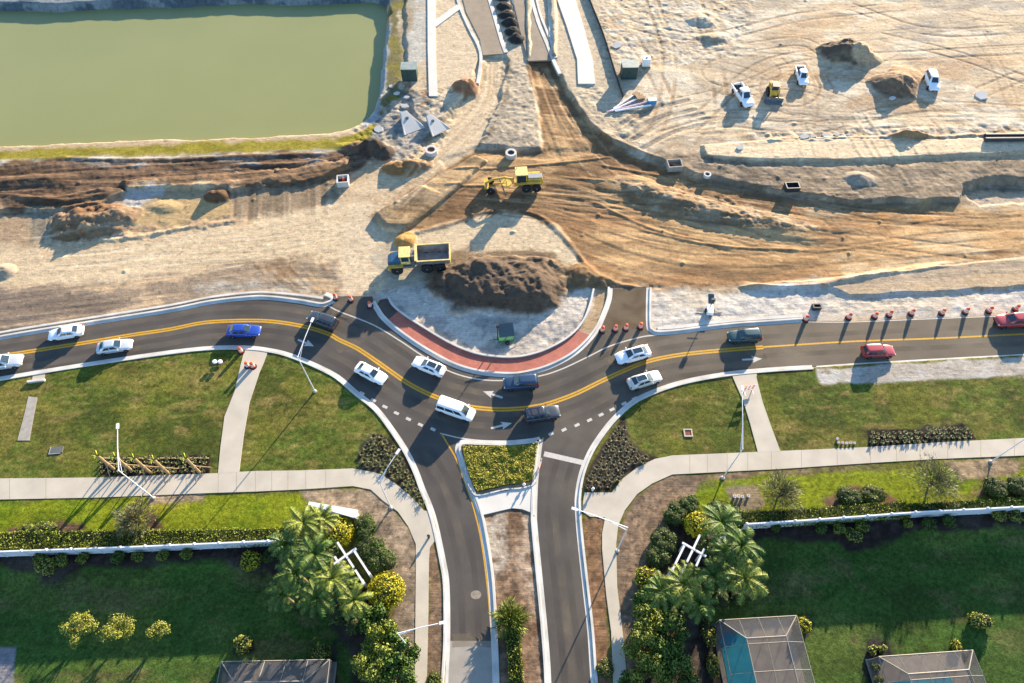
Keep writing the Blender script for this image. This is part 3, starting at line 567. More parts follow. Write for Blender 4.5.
b.inputs['Roughness'].default_value = 0.95; b.inputs['Specular IOR Level'].default_value = 0.1
at_ = N.new('ShaderNodeAttribute'); at_.attribute_name = 'soil'; tc = N.new('ShaderNodeTexCoord')
def nz(scale, det=5, rough_=0.6, vec=None):
    n = N.new('ShaderNodeTexNoise'); n.inputs['Scale'].default_value = scale; n.inputs['Detail'].default_value = det; n.inputs['Roughness'].default_value = rough_
    L.new(vec or tc.outputs['Object'], n.inputs['Vector']); return n.outputs['Fac']
def mr_(v, a, b_, c, d):
    m = N.new('ShaderNodeMapRange'); m.inputs['From Min'].default_value = a; m.inputs['From Max'].default_value = b_; m.inputs['To Min'].default_value = c; m.inputs['To Max'].default_value = d
    L.new(v, m.inputs['Value']); return m.outputs[0]
def mth(op, a, b_):
    m = N.new('ShaderNodeMath'); m.operation = op
    for i, v in enumerate((a, b_)):
        if isinstance(v, (int, float)): m.inputs[i].default_value = v
        else: L.new(v, m.inputs[i])
    return m.outputs[0]
f1 = mr_(nz(1.7), 0.3, 0.7, 0.88, 1.12); f2 = mr_(nz(6, 5, 0.7), 0.3, 0.7, 0.78, 1.2)
mpg = N.new('ShaderNodeMapping'); mpg.inputs['Scale'].default_value = (0.55, 6.0, 1.0); mpg.inputs['Rotation'].default_value = (0, 0, R(-6)); L.new(tc.outputs['Object'], mpg.inputs['Vector'])
scr = nz(1.0, 5, 0.6, mpg.outputs[0]); soilf = mth('MULTIPLY', mth('MULTIPLY', f1, f2), mr_(scr, 0.3, 0.7, 0.86, 1.14))
g1 = mr_(nz(4.2, 6, 0.8), 0.32, 0.68, 0.42, 1.62); g2 = mr_(nz(2.2, 4), 0.3, 0.7, 0.82, 1.2); grf = mth('MULTIPLY', g1, g2)
mx = N.new('ShaderNodeMix'); mx.data_type = 'FLOAT'; L.new(at_.outputs['Alpha'], mx.inputs[0]); L.new(soilf, mx.inputs[2]); L.new(grf, mx.inputs[3])
vm = N.new('ShaderNodeVectorMath'); vm.operation = 'SCALE'; L.new(at_.outputs['Color'], vm.inputs[0]); L.new(mx.outputs[0], vm.inputs['Scale']); L.new(vm.outputs[0], b.inputs['Base Color'])
hb = mth('ADD', mth('MULTIPLY', scr, 0.05), mth('ADD', mth('MULTIPLY', nz(3.6, 7, 0.7), 0.085), mth('MULTIPLY', nz(0.8, 3), 0.05)))
hg = mth('ADD', mth('MULTIPLY', nz(7, 4, 0.75), 0.09), mth('MULTIPLY', nz(1.6, 3), 0.08))
m3 = N.new('ShaderNodeMix'); m3.data_type = 'FLOAT'; L.new(at_.outputs['Alpha'], m3.inputs[0]); L.new(hb, m3.inputs[2]); L.new(hg, m3.inputs[3])
bp = N.new('ShaderNodeBump'); bp.inputs['Distance'].default_value = 1.0; bp.inputs['Strength'].default_value = 0.55; L.new(m3.outputs[0], bp.inputs['Height']); L.new(bp.outputs[0], b.inputs['Normal'])
me.materials.append(gm_)
go = bpy.data.objects.new('ground', me); COL.objects.link(go); tag(go, kind='structure')
# ---------------------------------------------------------------- materials of the place
M_ASPH = mat('asphalt', pic(106,100,95), 0.9, 0.10, 0.6, 0.010, 30, spec=0.15)
M_YEL = mat('yellow_paint', pic(236,180,60), 0.7, 0.14, 5, spec=0.2); M_WPA = mat('white_paint', pic(232,224,214), 0.7, 0.12, 5, spec=0.2)
M_KERB = mat('kerb_concrete', pic(244,238,230), 0.85, 0.2, 0.5, 0.004, 20); M_WALK = mat('pavement_concrete', pic(230,217,198), 0.9, 0.10, 0.45, 0.006, 12)
M_WALKP = mat('fresh_concrete', pic(250,243,234), 0.9, 0.06, 0.5, 0.004, 10); M_CONC = mat('cast_concrete', pic(196,186,174), 0.85, 0.15, 2, 0.01, 8)
M_WALKD = mat('dusty_concrete', pic(206,180,150), 0.9, 0.08, 0.8, 0.006, 12)
def curve_asphalt():
    m = M_ASPH; t = m.node_tree; N = t.nodes; L = t.links
    # worn patches of a slightly different grey, plus faint streaks
    b = N['Principled BSDF']; src = b.inputs['Base Color'].links[0].from_socket
    tc = [n for n in N if n.type == 'TEX_COORD'][0]
    n1 = N.new('ShaderNodeTexNoise'); n1.inputs['Scale'].default_value = 0.16; n1.inputs['Detail'].default_value = 5; L.new(tc.outputs['Object'], n1.inputs['Vector'])
    n3 = N.new('ShaderNodeTexNoise'); n3.inputs['Scale'].default_value = 14; n3.inputs['Detail'].default_value = 2; L.new(tc.outputs['Object'], n3.inputs['Vector'])
    def mr(s, a, c, d, e):
        q = N.new('ShaderNodeMapRange'); q.inputs[1].default_value = a; q.inputs[2].default_value = c; q.inputs[3].default_value = d; q.inputs[4].default_value = e; L.new(s, q.inputs[0]); return q.outputs[0]
    mu = N.new('ShaderNodeMath'); mu.operation = 'MULTIPLY'; L.new(mr(n1.outputs['Fac'], 0.35, 0.65, 0.84, 1.12), mu.inputs[0]); L.new(mr(n3.outputs['Fac'], 0.3, 0.7, 0.88, 1.1), mu.inputs[1])
    v = N.new('ShaderNodeVectorMath'); v.operation = 'SCALE'; L.new(src, v.inputs[0]); L.new(mu.outputs[0], v.inputs['Scale']); 
    sx = N.new('ShaderNodeSeparateXYZ'); L.new(tc.outputs['Object'], sx.inputs[0]); ad = N.new('ShaderNodeMath'); ad.operation = 'MULTIPLY_ADD'; ad.inputs[1].default_value = 26; L.new(n1.outputs['Fac'], ad.inputs[0]); L.new(sx.outputs['X'], ad.inputs[2])
    dm = N.new('ShaderNodeMix'); dm.data_type = 'RGBA'; L.new(mr(ad.outputs[0], 14, 50, 0.0, 0.75), dm.inputs[0]); L.new(v.outputs[0], dm.inputs[6]); v2 = N.new('ShaderNodeVectorMath'); v2.operation = 'SCALE'; v2.inputs[0].default_value = pic(146,131,112); L.new(mu.outputs[0], v2.inputs['Scale']); L.new(v2.outputs[0], dm.inputs[7]); L.new(dm.outputs[2], b.inputs['Base Color'])
curve_asphalt()
def sheet(name, pts, z, m, z0=-0.3, kind='structure', pxl=True):
    q = [tuple(G(a, b_, 0)) for a, b_ in pts] if pxl else [tuple(p) for p in pts]
    o = fixn(MB().prism(q, z0, z).build(name, m)); return tag(o, kind=kind)
RZ = 0.06
sheet('road', ROADPX, RZ, M_ASPH)
# new concrete section at the foot of the west lane and a darker stub road to the north
sheet('road_slab', [(448.5,641),(492,641),(495.5,690),(497,758),(445.5,758),(446.5,690)], RZ+0.004, mat('slab_concrete', pic(188,178,166), 0.9, 0.1, 0.8), RZ-0.05)
sheet('road_stub', [(611,289),(647,289),(647,325),(640,329),(606,329),(604,314),(610,299)], RZ+0.004, mat('sandy_asphalt', pic(122,104,84), 0.95, 0.22, 0.5, 0.01, 20, spec=0.1), RZ-0.05)
KP = [(-0.22, RZ-0.1), (-0.22, RZ+0.006), (0.14, RZ+0.012), (0.20, RZ+0.15), (0.44, RZ+0.15), (0.48, -0.1)]
def kerb(pts, side=1, prof=KP, name='kerb', sm=4, m=None, z=0.0, pxl=True):
    ln = [G(a, b_, z) for a, b_ in pts] if pxl else pts
    if sm: ln = smooth(ln, sm)
    pr = [(o*side, zz+z) for o, zz in prof]
    return tag(fixn(MB().sweep(ln, pr).build(name, m or M_KERB)), kind='structure')
kerb(ROAD_N[:-1]+[(328,304.5),(334,301.5),(333.5,297),(326,293.5)], 1)
ko = [(0.5,0.02),(0.5,0.10),(1.0,0.10),(1.0,0.02)]
kerb([(-60,350),(0,336.5),(85,322.5),(170,309),(210,301),(250,296.3),(270,296.2),(300,299),(322,302)], 1, [(0.42,-0.1),(0.42,0.13),(0.72,0.13),(0.72,-0.1)], 'kerb_backing')
kerb([(372,303)]+ISL[0:], 1); kerb(NE, 1); kerb([(658,331.5),(680,330),(710,326),(740,323),(770,321),(803,318.7)], 1, [(0.2,-0.1),(0.2,0.14),(0.62,0.14),(0.62,-0.1)], 'kerb_backing')
kerb(SE[::-1][:-1]+[(812,366.8)], -1, KP); kerb(SW, 1); kerb([(816,366.5)]+SE2[::-1][1:], -1, [(-0.02, -0.1), (-0.02, RZ+0.02), (0.18, RZ+0.03), (0.18, -0.1)])
kerb([(x, y) for x, y in [(497,800),(495,690),(492.5,622),(489,572),(482,528),(479,515),(476,505),(467,482),(459,457),(457,449),(459,444),(464,441.5),(480,442),(506,442.5),(530,440.5),(540,438.5)]], -1)
kerb([(541,439),(538.5,459.5),(536,484.5),(535,513),(535.5,527),(540,574),(546,637),(549,683),(553,800)], -1)
BIN = [(388.5,298),(393,306),(405,316),(425,329),(445,341),(465,350.5),(485,356),(510,358),(530,355.5),(550,348.5),(570,336.5),(583,322),(590,305),(593.5,290)]
kerb(BIN, 1, [(-0.12,-0.1),(-0.12,0.36),(0.12,0.36),(0.12,-0.1)], 'kerb_of_centre_island')
# red brick truck apron
M_BR = bpy.data.materials.new('red_brick_paving'); M_BR.use_nodes = True; t = M_BR.node_tree; bb = t.nodes['Principled BSDF']; br = t.nodes.new('ShaderNodeTexBrick')
br.inputs['Scale'].default_value = 1.6; br.inputs['Color1'].default_value = (*pic(206,112,92), 1); br.inputs['Color2'].default_value = (*pic(222,136,112), 1); br.inputs['Mortar'].default_value = (*pic(186,104,88), 1); br.inputs['Mortar Size'].default_value = 0.03
tcb = t.nodes.new('ShaderNodeTexCoord'); t.links.new(tcb.outputs['Object'], br.inputs['Vector'])
nb = t.nodes.new('ShaderNodeTexNoise'); nb.inputs['Scale'].default_value = 0.8; nb.inputs['Detail'].default_value = 5; t.links.new(tcb.outputs['Object'], nb.inputs['Vector'])
mb_ = t.nodes.new('ShaderNodeMapRange'); mb_.inputs[1].default_value = 0.3; mb_.inputs[2].default_value = 0.7; mb_.inputs[3].default_value = 0.85; mb_.inputs[4].default_value = 1.15; t.links.new(nb.outputs['Fac'], mb_.inputs[0])
vb = t.nodes.new('ShaderNodeVectorMath'); vb.operation = 'SCALE'; t.links.new(br.outputs['Color'], vb.inputs[0]); t.links.new(mb_.outputs[0], vb.inputs['Scale']); t.links.new(vb.outputs[0], bb.inputs['Base Color']); bb.inputs['Roughness'].default_value = 0.85
AP_O = [(388,321),(395,327.5),(415,342),(435,354),(455,363.8),(480,370.5),(510,373),(530,370.5),(550,364.5),(570,354.5),(583,344),(590,335.5)]
AP_I = [(577,331),(570,336),(550,348),(530,355),(510,357.5),(485,355.5),(465,350),(445,340.5),(425,328.5),(405,315.5),(399,311)]
sheet('brick_apron', smooth(AP_O, 3)+smooth(AP_I, 3), 0.14, M_BR)
sheet('apron_subbase', [(376,307),(380,300),(387,299),(393,306),(399,311),(388,321),(382,315)], 0.09, mat('dark_subbase', pic(104,92,84), 0.95, 0.2, 1))
# painted markings
def stripe(pts, wd, m, z=RZ+0.006, off=0.0, name='road_marking', sm=5):
    ln = smooth([G(a, b_, 0) for a, b_ in pts], sm) if sm else [G(a, b_, 0) for a, b_ in pts]
    return tag(fixn(MB().sweep(ln, [(off-wd/2, z-0.004), (off-wd/2, z), (off+wd/2, z), (off+wd/2, z-0.004)]).build(name, m)), kind='structure')
YC = [(-140,380),(-60,366),(11.6,354.5),(85,343),(133,335),(170,329.5),(203,323),(236,321),(270,321.5),(303,326.5),(328,334),(340,340.5),(356.6,348.3),(373,359),(390,371),(406.5,382.5),(423,391.5),(441,399),(465.6,406),(482,408.6),(500,409.6),(520,408.8),(537,406.5),(550,403.3),(575,394.2),(602,381),(626,370),(648,361.5),(680,355),(721.5,350.7),(763,347.5)]
for o_ in (-0.165, 0.165): stripe(YC, 0.24, M_YEL, off=o_)
stripe([(763,347.3),(850,341.8),(937,338.6),(1024,334.4),(1120,331),(1250,326)], 0.24, M_YEL)
stripe([(441,434),(447,444),(456,460),(466,487),(473.5,509.5),(481,542),(487,587),(490,622),(492.5,660),(494,683),(496,760)], 0.16, M_YEL, off=0.05)
stripe([(544.5,438),(541.5,448),(539.5,457),(537,482),(536.5,513),(536.8,527),(541,566),(546,620),(550,683),(555,760)], 0.18, M_YEL, off=-0.12)
stripe([(329,306.5),(340,312),(373,325),(400,341),(421,355),(447,370.5),(475,379),(505,380.7),(537,376.8),(560,370),(587,357.5),(610,346.3),(640,337.5),(657,335.2)], 0.17, M_WPA)
stripe([(440,433.5),(450,436),(460,438.2),(480,440.7),(500,441.3)], 0.15, M_WPA)
stripe([(803,322),(850,322.3),(937,318.8),(1024,315.4),(1120,312)], 0.14, M_WPA)
stripe([(583.5,463),(544,454)], 0.62, M_WPA, sm=0)
for (a, b_) in ((362,393.5),(373.5,400.5),(385,407),(396.5,413.3),(408.5,419.3),(420.5,425),(433,429.5),(551,434),(564,430),(577,425.3),(589.5,420.3),(601,415),(612,409.7),(624,403.8),(634.5,398.8)):
    w_ = 1 if a < 480 else -1
    stripe([(a-2.3, b_-1.1*w_), (a+2.3, b_+1.1*w_)], 0.34, M_WPA, sm=0)
def arrow(tail, tip):
    a = np.array(G(*tail)); b_ = np.array(G(*tip)); d = (b_-a); l = np.linalg.norm(d); d /= l; n = np.array((-d[1], d[0]))
    q = [a+n*0.13, a+d*(l-1.1)+n*0.13, a+d*(l-1.25)+n*0.5, b_, a+d*(l-1.25)-n*0.5, a+d*(l-1.1)-n*0.13, a-n*0.13]
    sheet('road_marking', q, RZ+0.006, M_WPA, RZ+0.002, pxl=False)
arrow((298,340),(314,346.5)); arrow((502.5,398),(483,391.5)); arrow((491,428.5),(512,423.3)); arrow((742,360),(762,359))
arrow((640,366),(640.5,365.9)) if False else None
# oil and tyre staining along the lanes (real stains)
M_STN = mat('asphalt_stain', pic(94,86,79), 0.85, 0.25, 0.8, spec=0.2)

def wear(name, col, lo, hi, amt, sc, tilt=1.0):
    m = mat(name, col, .9, .1, 1.0, spec=.15); t = m.node_tree; N = t.nodes; L = t.links; tc = [n for n in N if n.type == 'TEX_COORD'][0]
    n1 = N.new('ShaderNodeTexNoise'); n1.inputs['Scale'].default_value = sc; n1.inputs['Detail'].default_value = 6; L.new(tc.outputs['Object'], n1.inputs['Vector'])
    q = N.new('ShaderNodeMapRange'); q.inputs[1].default_value = lo; q.inputs[2].default_value = hi; q.inputs[3].default_value = 0; q.inputs[4].default_value = amt; L.new(n1.outputs['Fac'], q.inputs[0]); L.new(q.outputs[0], N['Principled BSDF'].inputs['Alpha']); return m
W_DK = wear('tyre_wear', pic(88,80,74), .36, .7, .22, .3); W_LT = wear('dust_film', pic(176,158,134), .44, .75, .42, .25)
for o_ in (1.3, 2.9, -1.4, -3.0):
    for w_, off in ((.7, 0),): stripe(YC, w_, W_DK, z=RZ+.003, off=o_, name='tyre_wear')
    stripe(YC, .8, W_LT, z=RZ+.0035, off=o_+.78, name='dust_film')
WL = [(424,452),(443,485),(456,520),(465,560),(469,600),(471,640)]; EL = [(575,440),(562,470),(556,500),(556,530),(562,580),(569,640),(574,690)]
for q in (WL, EL):
    for o_ in (-.8, .8): stripe(q, .6, W_DK, z=RZ+.003, off=o_, name='tyre_wear')
    stripe(q, .7, W_LT, z=RZ+.0035, off=0, name='dust_film')
stripe([(763,356),(880,350),(1024,344),(1200,336)], .7, W_DK, z=RZ+.003, name='tyre_wear'); stripe([(763,337),(880,332),(1024,325),(1200,317)], .7, W_DK, z=RZ+.003, name='tyre_wear'); stripe([(763,352),(880,347),(1024,340),(1200,332)], .8, W_LT, z=RZ+.0035, name='dust_film')
stripe([(352,297),(356,312),(352,326),(330,336)], 6.0, W_LT, z=RZ+.0035, name='dust_film'); stripe([(628,290),(626,320),(618,345),(600,362)], 5.0, W_LT, z=RZ+.0045, name='dust_film'); stripe([(452,641),(470,640),(491,641)], 1.2, W_LT, z=RZ+.0085, name='dust_film')
# paved footways
def walk(pts, z, m=M_WALK): return sheet('pavement', pts, z, m)
walk(S_WALK, 0.17); walk(E_WALK, 0.17)
walk([(245,350.5),(268,352.5),(264,364),(260,373),(250,403),(244,437),(239.5,472.5),(218.5,474),(221,447),(225,417),(235,392),(241,366)], 0.175)
walk([(731,373.5),(757,371),(756,378),(762,402),(770,425),(780,452),(757.5,453),(750,425),(743,402),(733,379)], 0.175)
walk([(472,494),(478,496),(506,491.5),(532,486),(535,484),(534.6,516),(530,512.5),(522,509.5),(512,508.5),(497,512),(480,516)], 0.16, M_WALKP)
kerb([(468,484),(472,492),(477,496),(491,493.5),(506,490),(520,489),(532,486),(536,482)], 1, [(-0.06,0.0),(-0.06,0.26),(0.08,0.26),(0.08,0.0)])
walk([(34,374),(46,372),(45,382),(32,384)], 0.15); walk([(29,397),(38,398),(30,441),(18,441),(25,415)], 0.15, M_CONC)
kerb([(29,383),(46,381)], 1, [(-0.15,0.0),(-0.15,0.42),(0.15,0.42),(0.15,0.0)], 'headwall', 0)
# joints cut in the footways
M_JNT = mat('joint_sealant', pic(196,178,154), 0.95, 0.1)
def joints(a, b_, z=0.175, step=3.0):
    A = smooth([np.array(G(*p)) for p in a], 8); B = smooth([np.array(G(*p)) for p in b_], 8); mb = MB()
    L_ = sum(np.linalg.norm(A[i+1]-A[i]) for i in range(len(A)-1)); n = int(L_/step)
    for k in range(1, n):
        i = int(k/n*(len(A)-1)); j = int(k/n*(len(B)-1)); p, q = A[i], B[j]; mb.sweep([p, q], [(-0.025, z-0.01), (-0.025, z), (0.025, z), (0.025, z-0.01)])
    tag(fixn(mb.build('pavement_joints', M_JNT)), kind='structure')
joints([(-60,479),(0,479.5),(100,478.5),(210,474.5),(256,472),(300,471.5),(353,469.5)], [(-60,500),(0,499.5),(100,497.5),(210,493),(256,491.5),(300,489.5),(353,486)], 0.1755)
joints([(672,456.5),(720,454.5),(780,452),(870,448),(937,443.5),(1024,439),(1100,434)], [(672,474.5),(720,472),(780,469),(870,463),(937,459),(1024,455.5),(1100,451)], 0.1755)
# pond water
mw = bpy.data.materials.new('pond_water'); mw.use_nodes = True; t = mw.node_tree; bb = t.nodes['Principled BSDF']
nb = t.nodes.new('ShaderNodeTexNoise'); nb.inputs['Scale'].default_value = 0.05; nb.inputs['Detail'].default_value = 3; tcb = t.nodes.new('ShaderNodeTexCoord'); t.links.new(tcb.outputs['Object'], nb.inputs['Vector'])
cr = t.nodes.new('ShaderNodeValToRGB'); cr.color_ramp.elements[0].position = 0.35; cr.color_ramp.elements[1].position = 0.65
cr.color_ramp.elements[0].color = (*pic(166,168,112), 1); cr.color_ramp.elements[1].color = (*pic(172,172,116), 1)
t.links.new(nb.outputs['Fac'], cr.inputs[0]); t.links.new(cr.outputs[0], bb.inputs['Base Color']); bb.inputs['Roughness'].default_value = 0.35; bb.inputs['Specular IOR Level'].default_value = 0.12
n2 = t.nodes.new('ShaderNodeTexNoise'); n2.inputs['Scale'].default_value = 1.5; n2.inputs['Detail'].default_value = 2; t.links.new(tcb.outputs['Object'], n2.inputs['Vector'])
bq = t.nodes.new('ShaderNodeBump'); bq.inputs['Distance'].default_value = 0.004; t.links.new(n2.outputs['Fac'], bq.inputs['Height']); t.links.new(bq.outputs[0], bb.inputs['Normal'])
x0_, y0_ = G(-300, 170); wq = [(-220, 78), (-18, 78), (-18, 150), (-220, 150)]
o = MB().add([(a, b_, WZ) for a, b_ in wq], [(0, 1, 2, 3)]).build('pond', mw); tag(o, kind='structure')
# unfinished streets and footways in the new estate
M_BASE = mat('crushed_road_base', pic(176,158,138), 0.95, 0.12, 0.8, 0.02, 6)
def raised(name, pts, m, lift_=0.05, th=0.25):
    q = [at(a, b_) for a, b_ in pts]; z = max(p[2] for p in q)+0.02
    z = sorted(p[2] for p in q)[len(q)//2]+lift_
    return tag(fixn(MB().prism([(p[0], p[1]) for p in q], z-th, z).build(name, m)), kind='structure')
raised('footway', [(427.5,-8),(435.5,-8),(436,60),(437.5,96.5),(429,96.5),(427.8,50)], M_WALKP, 0.16)
raised('footway', [(435,21),(457,5),(461,9),(436,27.5)], M_WALKP, 0.14)
raised('footway', [(555,-8),(573,-8),(583,25),(593,62),(595,84.5),(578,84.5),(577,60),(566,25)], M_WALKP, 0.16)
raised('street_base', [(461,-8),(489,-8),(500,40),(505,54),(483,57),(480,40),(466,12)], M_BASE, 0.10)
raised('street_base', [(511,-8),(531,-8),(543,30),(552,62),(528,62),(520,30)], M_BASE, 0.10)
def rkerb(pts, wd=0.45, h=0.16, name='kerb', hh=None):
    ln = smooth([at(a, b_) for a, b_ in pts], 3); zs = float(np.median([p[2] for p in ln]))
    z = zs+h
    return tag(fixn(MB().sweep(ln, [(-wd/2, z-0.5), (-wd/2, z), (wd/2, z), (wd/2, z-0.5)]).build(name, M_KERB)), kind='structure')
rkerb([(456,-6),(461,10),(471,32),(478,45),(481,57),(480,70),(477.5,85)], 0.5); rkerb([(488,-6),(495,18),(502,42),(506,53)], 0.7)
rkerb([(511,-8),(517,14),(522,34),(527,49)], 0.5); rkerb([(530,-8),(538,22),(547,44),(553,60),(560,74)], 0.6); rkerb([(549,-8),(550.5,24),(551,40),(556,58)], 0.6)
rkerb([(535,-8),(540,14),(547,32),(550,40)], 0.4)
# storm drain hatch slots, manhole patches in the lane
for a, b_, r_ in ((476,595,0.55), (470,508,0.0)):
    if r_: c_ = G(a, b_); sheet('manhole_patch', [(c_[0]+r_*math.cos(k/12*math.pi*2), c_[1]+r_*0.8*math.sin(k/12*math.pi*2)) for k in range(12)], RZ+0.008, mat('patch_concrete', pic(176,162,146), 0.9, 0.2, 3), RZ+0.004, pxl=False)
# ---------------------------------------------------------------- vehicles
M_TYRE = mat('tyre_rubber', (0.02,0.02,0.022), 0.9, 0.2, 8); M_RIM = mat('wheel_metal', (0.45,0.45,0.46), 0.35, 0.1, 8, metal=0.8)
M_GLASS = mat('window_glass', (0.02,0.035,0.045), 0.08, 0.05, 2, spec=0.8); M_TRIM = mat('black_trim', (0.02,0.02,0.022), 0.6, 0.1, 6)
M_HEAD = mat('headlight_lens', (0.6,0.62,0.62), 0.15, 0.05, 3, spec=0.7); M_TAIL = mat('tail_light_lens', (0.35,0.02,0.02), 0.25, 0.05, 3)
def paintm(name, c, metal=0.15): return mat(name, c, 0.32, 0.04, 1.5, metal=metal, coat=0.7, spec=0.5)
PW = paintm('white_car_paint', (0.74,0.76,0.78), 0.0); PS = paintm('silver_car_paint', (0.52,0.55,0.57), 0.35); PB_ = paintm('beige_car_paint', (0.56,0.52,0.45), 0.2)
PBL = paintm('blue_car_paint', (0.015,0.05,0.30)); PDG = paintm('charcoal_car_paint', (0.035,0.04,0.05)); PDB = paintm('navy_car_paint', (0.02,0.045,0.09)); PTG = paintm('dark_teal_car_paint', (0.015,0.05,0.055)); PRD = paintm('red_car_paint', (0.34,0.035,0.035))
SPEC = {  # L, W, H, body stations (x, width, ztop, zbottom), cabin (rear base, front base, rear top, front top)
 'sedan': (4.8,1.86,1.46,[(-.5,.72,.66,.42),(-.485,.88,.86,.32),(-.44,.95,.97,.26),(-.3,1,1.0,.22),(0,1,.97,.2),(.2,1,.93,.2),(.33,.98,.87,.22),(.43,.92,.77,.26),(.48,.80,.66,.32),(.5,.62,.56,.4)],(-.40,.20,-.25,.05)),
 'suv': (4.75,1.92,1.72,[(-.5,.84,.8,.45),(-.49,.94,1.0,.34),(-.42,.99,1.08,.28),(-.2,1,1.08,.26),(.1,1,1.06,.26),(.22,1,1.03,.26),(.35,.98,.98,.28),(.44,.93,.9,.32),(.49,.82,.76,.36),(.5,.7,.64,.42)],(-.485,.20,-.43,.06)),
 'van': (5.3,2.0,1.98,[(-.5,.88,.9,.45),(-.49,.96,1.1,.34),(-.42,1,1.14,.28),(-.1,1,1.14,.26),(.2,1,1.1,.26),(.3,.99,1.04,.26),(.4,.96,.96,.3),(.47,.88,.84,.34),(.5,.7,.66,.42)],(-.49,.33,-.46,.20)),
 'pickup': (5.8,2.02,1.92,[(-.15,.98,1.1,.42),(-.14,.99,1.12,.36),(0,1,1.13,.34),(.2,1,1.13,.34),(.26,1,1.12,.34),(.40,.97,1.08,.36),(.47,.92,1.0,.4),(.495,.86,.85,.44),(.5,.8,.7,.5)],(-.135,.235,-.115,.12))}
def wheel(t, x, y, r=0.34, w_=0.24, name='wheel'):
    s = 1 if y > 0 else -1
    tb = MB().lathe([(r*0.62, -w_/2), (r*0.95, -w_/2), (r, -w_/2+0.03), (r, w_/2-0.03), (r*0.95, w_/2), (r*0.62, w_/2)], (x, y, r), 18, 0, 'Y')
    wo = fixn(tb.build(name, M_TYRE, t, True))
    rb = MB().lathe([(0.05, s*w_*0.52), (r*0.3, s*w_*0.46), (r*0.64, s*w_*0.44), (r*0.64, -s*w_*0.4), (0.05, -s*w_*0.4)], (x, y, r), 12, 0, 'Y')
    fixn(rb.build('rim', M_RIM, wo)); return wo
def quad(t, name, a, b_, c, d, u0, u1, v0, v1, m, out=0.012, th=0.008):
    a, b_, c, d = map(Vector, (a, b_, c, d)); n = (b_-a).cross(d-a).normalized()
    f = lambda u, v: (a*(1-u)+b_*u)*(1-v)+(d*(1-u)+c*u)*v
    q = [f(u0, v0), f(u1, v0), f(u1, v1), f(u0, v1)]
    mb = MB(); mb.loft([[p+n*out for p in q], [p-n*th for p in q]]); return fixn(mb.build(name, m, t))
def vehicle(kind, px, py, d, paint_, label, cat='car', roof=None, name='parked_car', scale=1.0, group=None):
    L_, W, Hh, st, (r0, f0, r1, f1) = SPEC[kind]; x, y, z = at(px, py, 0.7)
    if -0.3 < z < 0.05: z = RZ+0.0
    a = G(px, py, 0.7); b_ = G(px+d[0], py+d[1], 0.7); ang = math.atan2(b_[1]-a[1], b_[0]-a[0])
    t = thing(name, label, cat, (x, y, z), ang, group); t.scale = (scale*.94,)*3
    hw = W/2; rings = []
    for fx, fw, zt, zb in st:
        w_ = hw*fw; xx = fx*L_
        pr = [(0, zb), (w_*.86, zb), (w_*.99, zb+.14), (w_, (zt+zb)/2), (w_*.965, zt-.10), (w_*.84, zt-.005), (0, zt+.035)]
        rings.append([(xx, p, q) for p, q in pr]+[(xx, -p, q) for p, q in pr[-2:0:-1]])
    bo_ = fixn(MB().loft(rings).build('body', paint_, t, True)); sb_ = bo_.modifiers.new('round', 'SUBSURF'); sb_.levels = 1; sb_.render_levels = 2
    zb = 1.05 if kind == 'van' else (st[3][2]-0.03); wb, wt = hw*.88, hw*.70
    if kind == 'van': wt = hw*.80
    lv = [(zb-.06, r0, f0, wb), (zb+.0, r0, f0, wb), ((zb+Hh)/2, (r0+r1)/2, (f0+f1)/2, (wb+wt)/2+.03), (Hh-.06, r1, f1, wt), (Hh-.015, r1+.02, f1-.02, wt*.9), (Hh, r1+.06, f1-.06, wt*.6)]
    fixn(MB().loft([[(a_*L_, -c*.7, z_), (a_*L_+.14, -c, z_), (b2*L_-.2, -c*.95, z_), (b2*L_, -c*.68, z_), (b2*L_, c*.68, z_), (b2*L_-.2, c*.95, z_), (a_*L_+.14, c, z_), (a_*L_, c*.7, z_)] for z_, a_, b2, c in lv]).build('cabin', paint_, t, True))
    B = lambda s, e: ((r0 if e == 0 else f0)*L_, s*wb*(1 if e == 0 else .93), zb); T = lambda s, e: ((r1 if e == 0 else f1)*L_, s*wt*(1 if e == 0 else .93), Hh-.06)
    o_ = 0.035
    quad(t, 'windshield', B(-1,1), B(1,1), T(1,1), T(-1,1), .13, .87, .06, .97, M_GLASS, .062)
    quad(t, 'rear_window', B(1,0), B(-1,0), T(-1,0), T(1,0), .14, .86, .2, .92, M_GLASS, .062)
    cuts = {'sedan': [(.16,.5),(.54,.90)], 'suv': [(.05,.28),(.31,.58),(.61,.93)], 'van': [(.05,.32),(.35,.64),(.67,.92)], 'pickup': [(.1,.48),(.53,.9)]}[kind]
    for u0, u1 in cuts:
        quad(t, 'side_window', B(-1,0), B(-1,1), T(-1,1), T(-1,0), u0, u1, .14, .88, M_GLASS, .055)
        quad(t, 'side_window', B(1,1), B(1,0), T(1,0), T(1,1), 1-u1, 1-u0, .14, .88, M_GLASS, .055)
    if roof == 'sun': MB().box((((r1+f1)/2-.01)*L_, 0, Hh+.004), (1.25, wt*1.15, .02)).build('sunroof', M_GLASS, t)
    if roof == 'rack':
        for s in (-1, 1): MB().tube([((r1+.06)*L_, s*wt*.8, Hh+.04), ((f1-.07)*L_, s*wt*.8, Hh+.04)], .025, 5).build('roof_rail', M_TRIM, t)
        for q in (.3, .7): MB().box(((r1+(f1-r1)*q)*L_, 0, Hh+.06), (.06, wt*1.7, .04)).build('roof_bar', M_TRIM, t)
    wr = .40 if kind == 'pickup' else (.37 if kind in ('suv', 'van') else .335)
    for fx in (-.31, .305):
        for s in (-1, 1): wheel(t, fx*L_, s*(hw-.10), wr)
